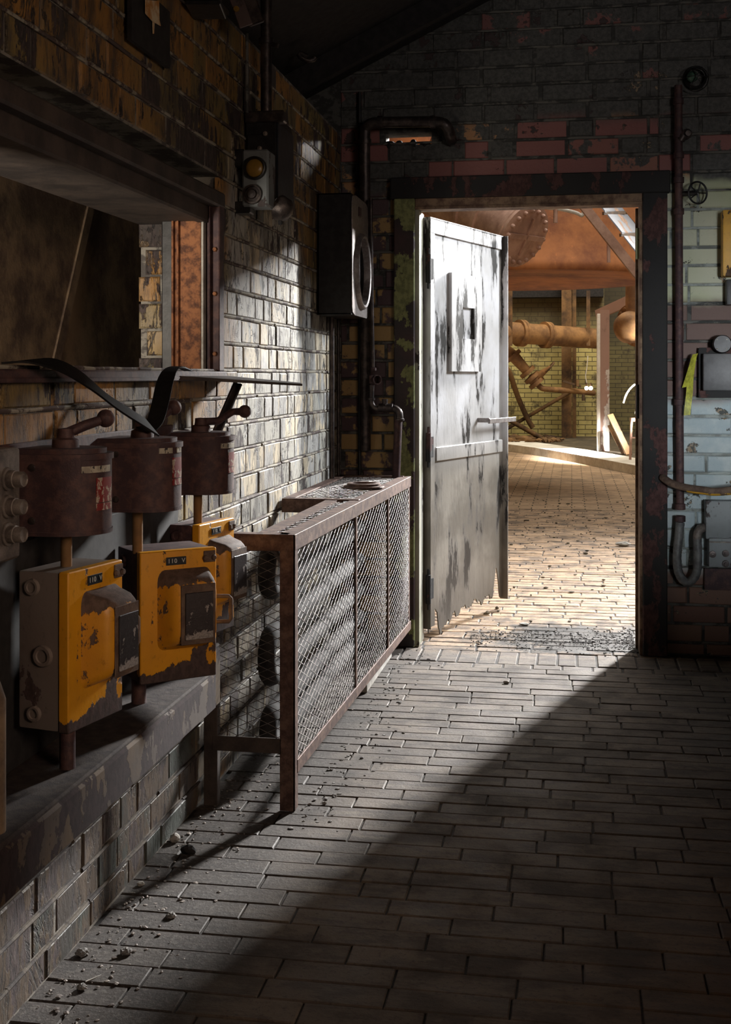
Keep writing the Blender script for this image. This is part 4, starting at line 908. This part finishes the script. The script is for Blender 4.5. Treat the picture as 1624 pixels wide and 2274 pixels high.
stone(388, 1868, .018, 'plaster_lump', M_CONC, 'pale plaster lump against the wall foot under the ledge end', 'rubble', (1, 1, .8))
stone(418, 1895, .022, 'brick_lump', M_SOOT, 'black lump on the floor near the plaster lump', 'rubble', (1.2, 1, .7))
stone(313, 1967, .012, 'stone_chip', M_CONC, 'small pale stone chip beside the left wall', 'rubble')
stone(1125, 1518, .016, 'paper_scrap', M_CONC, 'small curled pale scrap on the lit floor bricks', 'scrap', (1, .6, .5))
stone(1384, 1212, .05, 'pale_stone', M_CONC, 'pale flat stone on the hall floor near the right jamb', 'stone', (1.4, .8, .45))
stone(1165, 1388, .022, 'pale_flake', M_CONC, 'pale flake at the edge of the black grit in the doorway', 'scrap', (1.5, .8, .35))
pipe_obj('twig', [P(190, 2180, 2.60), P(260, 2150, 2.68), P(345, 2110, 2.76)], .0013, M_PLANK, 'thin pale twig on the floor at lower left', 'twig')
# ------------------------------------------------------------------ right hand wall fittings
y_ = 5.76
pp = [bp(1507, 190, 5.77), bp(1508, 440, 5.77), bp(1509, 800, 5.77), bp(1511, 1130, 5.77)]
pipe_obj('riser_pipe', pp, .0185, M_DRUM, 'dark riser pipe down the wall right of the doorway', n=12,
         extra=lambda m: [m.lathe([(.018, -.015), (.024, -.013), (.024, .013), (.018, .015)], bp(px, py, 5.77), (0, 0, 1), 14) for px, py in ((1507, 225), (1508, 300), (1508, 345), (1508, 400), (1508, 470), (1509, 893), (1511, 1125), (1511, 1152))])
r = empty('flexible_hose', bp(1530, 1240, 5.76)); tag(r, 'grey flexible conduit looping in a U from the riser to the grey box', 'hose')
pts = smooth([bp(1511, 1160, 5.76), bp(1507, 1200, 5.76), bp(1504, 1240, 5.75), bp(1509, 1275, 5.74), bp(1527, 1293, 5.74), bp(1546, 1276, 5.74), bp(1550, 1240, 5.745), bp(1549, 1195, 5.75)], 6)
m = MB(); rs = [.0195+.0015*(i % 2) for i in range(len(pts))]; m.tube(pts, rs, 12); W(r, m, 'hose', M_HOSE, 60)
m = MB(); m.tube(smooth([bp(1549, 1200, 5.75), bp(1550, 1185, 5.75), bp(1556, 1174, 5.76), bp(1566, 1172, 5.78)], 4), .020, 12); W(r, m, 'elbow', M_ALU, 50)
def wallbox(x0, y0, x1, y1, depth, Y=5.81, bev=.006, m=None, k=None):
    a = bp(x0, y0, Y-depth); b = bp(x1, y1, Y-depth); m = m or MB(); m.bb(a.x, b.x, Y-depth, Y, b.z, a.z, bev, k, 2); return m
r = empty('grey_switch_box', bp(1600, 1280, 5.75)); tag(r, 'grey electrical box with two round knobs on the right wall', 'electrical box')
W(r, wallbox(1568, 1112, 1690, 1200, .07), 'upper_casing', M_GREY, 40)
W(r, wallbox(1575, 1195, 1690, 1262, .085), 'lower_casing', M_GREY, 40)
W(r, wallbox(1575, 1202, 1690, 1208, .09), 'seam_rib', M_ALU, 40)
for px, py in ((1583, 1231), (1612, 1229), (1612, 1252)):
    m = MB(); m.lathe([(.016, 0), (.015, .008), (.008, .009), (.008, .018), (0, .019)], bp(px, py, 5.81-.085), (0, -1, 0), 18); W(r, m, 'knob', M_PIPE, 40)
r = empty('rust_plate', bp(1600, 1312, 5.8)); tag(r, 'dark rusty plate below the grey box on the right wall', 'plate')
W(r, wallbox(1565, 1262, 1690, 1314, .02), 'plate', M_DRUM)
r = empty('black_meter_box', bp(1600, 880, 5.75)); tag(r, 'black square box with a round cap on the right wall', 'electrical box')
W(r, wallbox(1552, 772, 1690, 884, .03), 'back_plate', M_DFR, 40)
W(r, wallbox(1562, 785, 1690, 868, .08), 'black_casing', M_BLACK, 40)
m = MB(); m.lathe([(.042, -.01), (.042, .012), (.038, .02), (0, .022)], bp(1604, 764, 5.74), (0, -1, 0), 28); W(r, m, 'round_cap', M_BLACK, 40)
for q in range(4):
    t = PI/4+PI/2*q; c = bp(1604, 764, 5.719); m = MB(); m.ball((c.x+.03*math.cos(t), c.y, c.z+.03*math.sin(t)), .0028, (1, 1, 1), None, 8, 6); W(r, m, 'cap_screw', M_CONC)
r = empty('yellow_wall_box', bp(1612, 615, 5.75)); tag(r, 'yellow painted box with rust spots at the right edge', 'electrical box')
W(r, wallbox(1606, 466, 1700, 612, .09, bev=.008), 'yellow_casing', chipped('yellow_wall_paint', (.70, .36, .02), (.06, .035, .02), .56, 14), 40)
W(r, wallbox(1614, 620, 1700, 676, .06, bev=.01), 'black_terminal_box', M_BLACK, 40)
r = empty('barrier_tape', bp(1530, 850, 5.72)); tag(r, 'strip of yellow green tape hanging beside the riser pipe', 'tape')
m = MB(); pts = smooth([bp(1545, 786, 5.735), bp(1540, 800, 5.725), bp(1531, 830, 5.72), bp(1521, 860, 5.72)], 4); m.ribbon(pts, [Vector((1, -.5, .25))]*len(pts), .026, .0015); W(r, m, 'upper_tail', M_TAPE, 60)
m = MB(); pts = smooth([bp(1541, 795, 5.73), bp(1534, 840, 5.72), bp(1532, 870, 5.72), bp(1529, 895, 5.72), bp(1526, 922, 5.72)], 4); wv = [Vector((1, -.9+1.2*i/len(pts), .1)) for i in range(len(pts))]; m.ribbon(pts, wv, .030, .0015); W(r, m, 'lower_tail', M_TAPE, 60)
r = empty('sagging_cable', bp(1550, 1090, 5.6)); tag(r, 'thick brown hose sagging across the right wall with a worn yellow underside', 'hose')
pts = smooth([bp(1472, 1060, 5.76), bp(1490, 1072, 5.70), bp(1520, 1082, 5.66), bp(1560, 1088, 5.62), bp(1600, 1091, 5.6), bp(1700, 1080, 5.6)], 5)
m = MB(); m.tube(pts, .017, 12); W(r, m, 'hose', M_COVDUST, 60)
m = MB(); m.tube([p+Vector((0, -.003, -.009)) for p in pts[11:]], .011, 10); W(r, m, 'yellow_underside', chipped('yellow_hose', (.60, .33, .03), (.08, .05, .03), .56, 30), 60)
r = empty('bulkhead_lamp', bp(1545, 170, 5.74)); tag(r, 'round caged wall lamp with a green lens high on the right', 'lamp')
m = MB(); m.lathe([(.05, 0), (.05, .02), (.04, .03)], bp(1545, 175, 5.80), (0, -1, 0), 24); W(r, m, 'base', M_BLACK, 40)
m = MB(); m.ball(bp(1538, 170, 5.745), .026); W(r, m, 'green_lens', M_GLENS, 60)
for q in range(3):
    m = MB(); t = q*PI/3; c = bp(1545, 175, 5.77); m.tube(arc(c, .058, 0, PI, (math.cos(t), 0, math.sin(t)), (0, -1, 0), 12), .002, 6); W(r, m, 'cage_wire', M_BLACK, 60)
m = MB(); m.tube(arc(bp(1545, 175, 5.76), .058, 0, 2*PI, (1, 0, 0), (0, 0, 1), 24), .0022, 6); W(r, m, 'cage_wire', M_BLACK, 60)
m = MB(); m.lathe([(.024, 0), (.024, .03), (.016, .034), (.013, .05), (0, .05)], bp(1522, 300, 5.79), (.2, -1, 0), 18); m.tube([bp(1512, 312, 5.76), bp(1519, 300, 5.755)], .018, 10)
tag(m.build('pipe_outlet', M_PIPE, None, 40), 'round outlet fitting on the riser pipe below the caged lamp', 'pipe fitting')
r = empty('valve_wheel', bp(1548, 428, 5.74)); tag(r, 'dark spoked hand wheel beside the riser pipe above the yellow box', 'hand wheel')
m = MB(); c = bp(1550, 428, 5.74); ax = Vector((.5, -.86, 0)); uu = Vector((.86, .5, 0)); m.tube(arc(c, .05, 0, 2*PI, uu, (0, 0, 1), 28), .0045, 8); W(r, m, 'rim', M_BLACK, 60)
for q in range(5):
    t = 2*PI*q/5; m = MB(); m.tube([c, c+uu*(.05*math.cos(t))+Vector((0, 0, .05*math.sin(t)))], .003, 6); W(r, m, 'spoke', M_BLACK)
m = MB(); m.tube([c, bp(1515, 430, 5.77)], .012, 8); W(r, m, 'stem', M_BLACK)
# ------------------------------------------------------------------ hall beyond the doorway
YF = 24.0
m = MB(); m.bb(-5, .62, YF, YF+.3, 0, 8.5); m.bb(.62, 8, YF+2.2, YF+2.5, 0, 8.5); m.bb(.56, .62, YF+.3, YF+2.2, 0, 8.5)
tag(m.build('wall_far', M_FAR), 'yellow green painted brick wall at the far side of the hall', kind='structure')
m = MB(); m.bb(-5.2, -5, 5.9, 26.5, 0, 9); tag(m.build('wall_hall_left', M_FAR), 'left brick wall of the hall', kind='structure')
m = MB(); m.bb(8, 8.2, 5.9, 26.5, 0, 9); tag(m.build('wall_hall_right', M_FAR), 'right brick wall of the hall', kind='structure')
m = MB(); m.bb(-5.2, 9, 5.0, 27, 9, 9.1); tag(m.build('ceiling_hall', M_SOOT), 'hall roof', kind='structure')
m = MB(); m.bb(-5.2, -1.38, 5.85, 5.95, 0, 9); m.bb(3.0, 9, 5.85, 5.95, 0, 9); m.bb(-1.38, 3.0, 5.85, 5.95, 3.75, 9); tag(m.build('wall_hall_near', M_BACK), 'near brick wall of the hall around the room', kind='structure')
# raised platform with curved bright kerb
def hp(px, py, z): D = (1.3-z)*F/(py-HY); return P(px, py, D)
edge = smooth([Vector((-3.0, 22.3, 0)), hp(1020, 976, .125), hp(1115, 985, .125), hp(1200, 996, .125), hp(1300, 1013, .125), hp(1424, 1036, .125), hp(1560, 1062, .125)], 5)
m = MB(); n = len(edge)
inner = []
for p in edge: inner.append(Vector((p.x+.10, p.y+1.25, 0)))
vs = [(p.x, p.y, 0) for p in edge]+[(p.x, p.y, .125) for p in edge]+[(p.x, p.y, .135) for p in inner]+[(p.x, p.y, 0) for p in inner]
fs = []
for i in range(n-1): fs += [(i, i+1, n+i+1, n+i), (n+i, n+i+1, 2*n+i+1, 2*n+i), (2*n+i, 2*n+i+1, 3*n+i+1, 3*n+i), (3*n+i, 3*n+i+1, i+1, i)]
fs += [(0, n, 2*n, 3*n), (n-1, 4*n-1, 3*n-1, 2*n-1)]
m.add(vs, fs); tag(m.build('curved_kerb', M_CONC), 'bright white curved concrete kerb across the hall floor', 'kerb')
m = MB(); vs = [(p.x, p.y, .128) for p in inner]+[(p.x, 27.0, .128) for p in inner]; m.add(vs, [(i, i+1, n+i+1, n+i) for i in range(n-1)])
tag(m.build('floor_platform', M_DIRT), 'dirty raised platform behind the kerb', kind='structure')
# stanchion
r = empty('steel_stanchion', P(1264, 970, 23.6)); r.location.z = .12; tag(r, 'rusty brown steel stanchion against the yellow brick wall', 'column')
a = ray(1248, 23.5); b = ray(1270, 23.5); c = ray(1280, 23.5)
m = MB(); m.bb(a[0], b[0], 23.30, 23.34, .12, 4.5); m.bb(a[0]+.07, a[0]+.10, 23.34, 23.6, .12, 4.5); W(r, m, 'front_flange', M_HDARK)
m = MB(); m.bb(b[0]+.01, c[0], 23.45, 23.62, .12, 4.5); W(r, m, 'side_strip', M_HDARK)
m = MB(); m.bb(-4.98, .6, 23.66, 23.97, 2.82, 3.12); tag(m.build('wall_beam', M_SOOT), 'dark horizontal beam along the top of the yellow wall', 'beam')
# big pipe
r = empty('large_pipe', P(1200, 742, 22)); tag(r, 'large rusty orange brown horizontal pipe across the yellow wall', 'pipe')
A = P(1060, 733, 21.6); B = P(1325, 752, 22.8); dd = (B-A).normalized()
m = MB(); m.tube([A, B], .19, 24); W(r, m, 'pipe_run', M_HPIPE, 50)
for px, py in ((1157, 741), (1213, 746)):
    D = 21.6+(px-1060)/265*1.2; m = MB(); c = P(px, 733+(px-1060)/265*19, D); m.lathe([(.19, -.06), (.245, -.06), (.245, -.015), (.235, -.01), (.235, .01), (.245, .015), (.245, .06), (.19, .06)], c, dd, 28); W(r, m, 'flange', M_HPIPE, 40)
for px in (1134, 1307):
    D = 21.4+(px-1060)/265*1.2; m = MB(); a = P(px, 645, D); b = P(px, 768, D); m.bar(a, b, .07, .04, (0, 1, 0)); W(r, m, 'hanger_strap', M_HDARK)
# inclined pipe with valve
r = empty('inclined_valve_pipe', P(1180, 830, 22)); tag(r, 'sloping rusty pipe with valve and hand wheel in front of the yellow wall', 'pipe')
m = MB(); m.tube([P(1100, 760, 22.4), P(1142, 792, 22.4), P(1172, 826, 22.4)], [.115, .11, .085], 16); W(r, m, 'sloping_run', M_HPIPE, 50)
ax = (P(1172, 826, 22.4)-P(1142, 792, 22.4)).normalized()
for px, py in ((1141, 790), (1172, 826), (1182, 838), (1192, 850)):
    m = MB(); m.lathe([(.06, -.035), (.16, -.035), (.16, .035), (.06, .035)], P(px, py, 22.4), ax, 20); W(r, m, 'flange', M_HPIPE, 40)
m = MB(); m.ball(P(1187, 843, 22.4), .12); m.tube([P(1187, 843, 22.4), P(1205, 828, 22.3), P(1222, 815, 22.2)], [.085, .06, .03], 12); W(r, m, 'valve_body', M_HPIPE, 50)
m = MB(); c = P(1222, 815, 22.2); m.tube(arc(c, .11, 0, 2*PI, cw(.64, .77, 0), cw(0, 0, 1), 16), .015, 8)
for q in range(4): t = PI/2*q; m.tube([c, c+cw(.64, .77, 0)*(.11*math.cos(t))+cw(0, 0, 1)*(.11*math.sin(t))], .012, 6)
W(r, m, 'hand_wheel', M_HDARK, 50)
m = MB(); m.tube(smooth([P(1193, 852, 22.4), P(1201, 860, 22.4), P(1213, 864, 22.4), P(1260, 867, 22.6), P(1320, 873, 22.9)], 4), .052, 12); W(r, m, 'horizontal_run', M_HPIPE, 50)
m = MB(); m.bar(P(1250, 846, 22.5), P(1290, 858, 22.6), .04, .04); m.tube([P(1283, 843, 22.5), P(1283, 858, 22.5)], .03, 8); m.tube([P(1296, 875, 22.6), P(1296, 890, 22.6)], .03, 8); W(r, m, 'bracket_fittings', M_HDARK)
# bracing bars
def brace(a, b, r_, label):
    pipe_obj('brace_bar', [P(*a), P(*b)], r_, M_HDARK, label, 'bar')
pipe_obj('bent_pipe', smooth([P(1095, 815, 22.8), P(1120, 817, 22.8), P(1132, 828, 22.8), P(1150, 880, 22.8), P(1172, 930, 22.8), P(1184, 950, 22.8)], 4), .05, M_HDARK, 'bent brown pipe sloping down in front of the yellow wall')
brace((1266, 871, 22.9), (1126, 952, 22.9), .035, 'brown brace rising to the stanchion')
brace((1105, 918, 22.6), (1202, 972, 22.6), .045, 'low brown bar leaning down by the wall foot')
brace((1110, 945, 22.4), (1130, 972, 22.4), .04, 'short stub bar beside the door edge at the wall foot')
r = empty('teal_panel_box', P(1124, 880, 22.9)); tag(r, 'small teal panel box by the door edge in the hall', 'electrical box')
m = MB(); a = P(1105, 795, 23.0); b = P(1130, 816, 23.0); m.bb(a.x, b.x, 22.9, 23.1, b.z, a.z, .01); W(r, m, 'upper_box', M_TEAL)
m = MB(); a = P(1105, 822, 23.0); b = P(1132, 872, 23.0); m.bb(a.x, b.x, 22.9, 23.1, b.z, a.z, .01); W(r, m, 'lower_box', M_TEAL)
m = MB(); chips(m, 120, lambda: (random.uniform(*sorted((ray(1100, 22.5)[0], ray(1250, 22.5)[0]))), random.uniform(21.6, 23.2)), .02, .12, .13)
tag(m.build('wall_foot_scrap', M_HDARK), 'heap of rusty scrap at the foot of the yellow wall', 'scrap', kind='stuff')
# bulbs
for px, lab in ((1303, 'left of the two glowing white bulbs'), (1312.5, 'right of the two glowing white bulbs')):
    r = empty('bare_bulb', P(px, 861, 22.0)); tag(r, lab, 'bulb', 'bare bulbs by the portal column')
    m = MB(); m.ball(P(px, 862, 22.0), .036); W(r, m, 'glass', M_BULB, 60)
    m = MB(); m.tube([P(px, 850, 22.0), P(px, 857, 22.0)], .015, 8); W(r, m, 'cap', M_HDARK)
pipe_obj('bulb_flex', smooth([P(1306, 790, 22.0), P(1304, 815, 22.0), P(1301, 835, 22.0), P(1304, 852, 22.0)], 4), .008, M_CONC, 'thin pale flex hanging above the bulbs', 'cable')
# portal column + beam
r = empty('portal_column', P(1337, 995, 19.5)); r.location.z = .12; tag(r, 'brown painted portal column with a white lit edge', 'column')
a = P(1325, 700, 19.4); b = P(1352, 995, 19.4)
m = MB(); xw = ray(1332, 19.4)[0]; m.bb(xw, b.x, 19.3, 19.34, .12, a.z+.06); m.bb(xw+.06, xw+.09, 19.34, 19.6, .12, a.z); W(r, m, 'front_face', M_COLB)
m = MB(); m.bb(a.x, xw, 19.28, 19.62, .12, a.z, .004); W(r, m, 'pale_edge', M_CONC)  # lit edge put in as a strip of pale colour
m = MB(); c = P(1341, 863, 19.28); m.box(c, (.075, .015, .10), 0, .004); W(r, m, 'switch_plate', M_HFL)
m = MB(); m.bar(P(1326, 700, 19.4), P(1425, 655, 18.6), .05, .16); W(r, m, 'slanting_top_beam', M_COLB)
# flanged vessel at right
r = empty('flanged_elbow', P(1405, 720, 17)); tag(r, 'rusty flanged pipe elbow at the right edge of the doorway view', 'pipe')
c = P(1412, 722, 17.0); ax = cw(-.72, -.25, -.55).normalized()
m = MB(); m.lathe([(.0, -.03), (.31, -.03), (.31, .03), (.2, .03)], c, ax, 32); W(r, m, 'round_flange', M_HPIPE, 40)
m = MB(); m.lathe([(.22, 0), (.225, .14), (.20, .24), (.12, .28), (0, .29)], c, ax, 28); W(r, m, 'pipe_barrel', M_HPIPE, 50)
m = MB(); m.tube([c, P(1414, -380, 17.0)], .14, 16); W(r, m, 'upright_pipe', M_HPIPE, 50)
u1 = ax.cross(Vector((0, 0, 1))).normalized(); u2 = ax.cross(u1)
for q in range(16):
    t = 2*PI*q/16; m = MB(); m.lathe([(.022, 0), (.022, .05), (0, .055)], c+u1*(.27*math.cos(t))+u2*(.27*math.sin(t)), ax, 6); W(r, m, 'bolt', M_HPIPE)
for (a, b, rr, lab) in (((1356, 922, 18.5), (1398, 1010, 17.9), .055, 'thicker of two brown planks leaning by the portal column'), ((1353, 945, 18.6), (1385, 1008, 18.2), .03, 'thinner of two brown planks leaning by the portal column')):
    m = MB(); m.bar(P(*a), P(*b), rr*1.6, rr*.8, cw(0, 0, 1)); tag(m.build('leaning_plank', M_HDARK), lab, 'plank')
for i, (pts, lab) in enumerate(((((1385, 895), (1392, 875), (1405, 858), (1424, 846)), 'pale curved cable sweeping left at the right of the doorway view'), (((1419, 740), (1421, 800), (1417, 870), (1414, 900), (1412, 920)), 'pale cable hanging straight down at the right of the doorway view'))):
    pipe_obj('loose_cable', smooth([P(x, y, 16.8) for x, y in pts], 4), .012, M_CONC, lab, 'cable')
r = empty('trestle', P(1412, 1000, 16.5)); r.location.z = .12; tag(r, 'small rusty trestle at the right of the doorway view', 'trestle')
m = MB(); m.bar(P(1400, 932, 17), P(1430, 932, 17), .05, .05); W(r, m, 'top_bar', M_HFL)
for a, b in (((1403, 932), (1400, 1021)), ((1416, 932), (1417, 1021)), ((1425, 932), (1427, 1021))):
    m = MB(); m.bar(P(a[0], a[1], 17), P(b[0], b[1], 17), .03, .03); W(r, m, 'leg', M_HFL)
m = MB(); m.bar(P(1401, 972, 17), P(1428, 972, 17), .02, .02); W(r, m, 'stretcher', M_HFL)
# hopper
hc = Vector((-.56, 14.8, .13)); r = empty('furnace_bell', (hc.x, hc.y, 2.27)); tag(r, 'huge orange rusty furnace bell hanging over the hall', 'furnace bell')
m = MB(); m.lathe([(0, 2.40), (1.3, 2.36), (1.60, 2.31), (1.66, 2.315), (1.668, 2.33), (1.665, 2.40), (1.64, 2.43), (1.56, 2.75), (1.40, 3.3), (1.15, 4.0), (.85, 4.8), (.7, 5.6), (.7, 8.9)], hc, (0, 0, 1), 72); W(r, m, 'bell_shell', M_HOP, 50)
c = P(1160, 522, 12.2); ax = cw(.62, -.46, -.64).normalized()
m = MB(); m.lathe([(.30, -1.6), (.30, -.06), (.345, -.055), (.345, -.01), (.335, 0), (.335, .03), (.29, .045), (0, .06)], c, ax, 40); W(r, m, 'manhole_neck', M_HFL, 40)
u1 = ax.cross(Vector((0, 0, 1))).normalized(); u2 = ax.cross(u1)
for q in range(18):
    t = 2*PI*q/18; m = MB(); m.lathe([(.024, 0), (.024, .025), (.016, .042), (0, .046)], c+ax*.035+u1*(.275*math.cos(t))+u2*(.275*math.sin(t)), ax, 10); W(r, m, 'dome_bolt', M_HFL, 50)
m = MB(); m.bar(c+ax*.065-u1*.27, c+ax*.065+u1*.27, .05, .02, tuple(ax)); m.bar(c+ax*.065-u2*.2, c+ax*.065+u2*.2, .02, .02, tuple(ax)); W(r, m, 'cross_bars', M_HFL)
for k_, off in enumerate((-.45, -.70)):
    m = MB(); m.lathe([(.30, 0), (.325, .01), (.325, .05), (.30, .06)], c+ax*off, ax, 40); W(r, m, 'neck_band', M_HFL, 40)
pipe_obj('hanging_bar', [P(1352, 530, 13), P(1352, 583, 13)], .02, M_HFL, 'short hanging rod in front of the furnace bell', 'rod')
pipe_obj('white_tube_loop', smooth([P(1180, 458, 12), P(1240, 464, 12), P(1278, 472, 12), P(1294, 478, 12), P(1297, 455, 12)], 5), .018, M_CONC, 'white bent tube just under the door head in the hall', 'tube')
pipe_obj('hanging_bracket', [P(1234, 455, 12), P(1234, 495, 12)], .022, M_HFL, 'brown bracket rod left of the white bent tube', 'rod')
# stair
r = empty('steel_stair', P(1400, 560, 11.5)); tag(r, 'steel stair with pale treads sloping down at upper right of the doorway', 'stair')
def st(px, py, D, w_, h_, name, px2, py2, D2, mat): m = MB(); m.bar(P(px, py, D), P(px2, py2, D2), w_, h_, cw(.7, .7, 0)); W(r, m, name, mat)
st(1275, 430, 11.5, .05, .085, 'near_stringer', 1832, 1136, 11.5, M_HFL)
st(1345, 430, 12.4, .05, .07, 'far_stringer', 1915, 1114, 12.4, M_HDARK)
for (x, y) in ((1318, 452), (1356, 500), (1392, 548), (1428, 596)):
    m = MB(); a = P(x-6, y-14, 11.6); b = P(x+34, y+34, 11.6)
    vs = [P(x-6, y-20, 11.6), P(x+26, y+20, 11.6), P(x+70, y+20, 12.3), P(x+38, y-20, 12.3)]
    vs = [tuple(v) for v in vs]+[(v.x, v.y+.01, v.z+.02) for v in vs]
    m.add(vs, [(0, 1, 2, 3), (7, 6, 5, 4), (0, 4, 5, 1), (1, 5, 6, 2), (2, 6, 7, 3), (3, 7, 4, 0)]); W(r, m, 'tread', M_STEP)
    m = MB(); m.bar(P(x+22, y+22, 11.6), P(x+70, y+20, 12.2), .02, .03); W(r, m, 'tread_angle', M_HDARK)
# rusty duct seen through the slot
m = MB(); m.lathe([(1.1, 1.5), (1.1, 8)], (-2.85, 17.5, 0), (0, 0, 1), 40); m.lathe([(1.1, 3.0), (1.14, 3.0), (1.14, 3.08), (1.1, 3.08)], (-2.85, 17.5, 0), (0, 0, 1), 40); m.lathe([(0, 1.5), (1.1, 1.5)], (-2.85, 17.5, 0), (0, 0, 1), 40)
tag(m.build('rusty_tank', M_HOP, None, 40), 'orange rusty tank glimpsed through the slot above the door frame', 'tank')
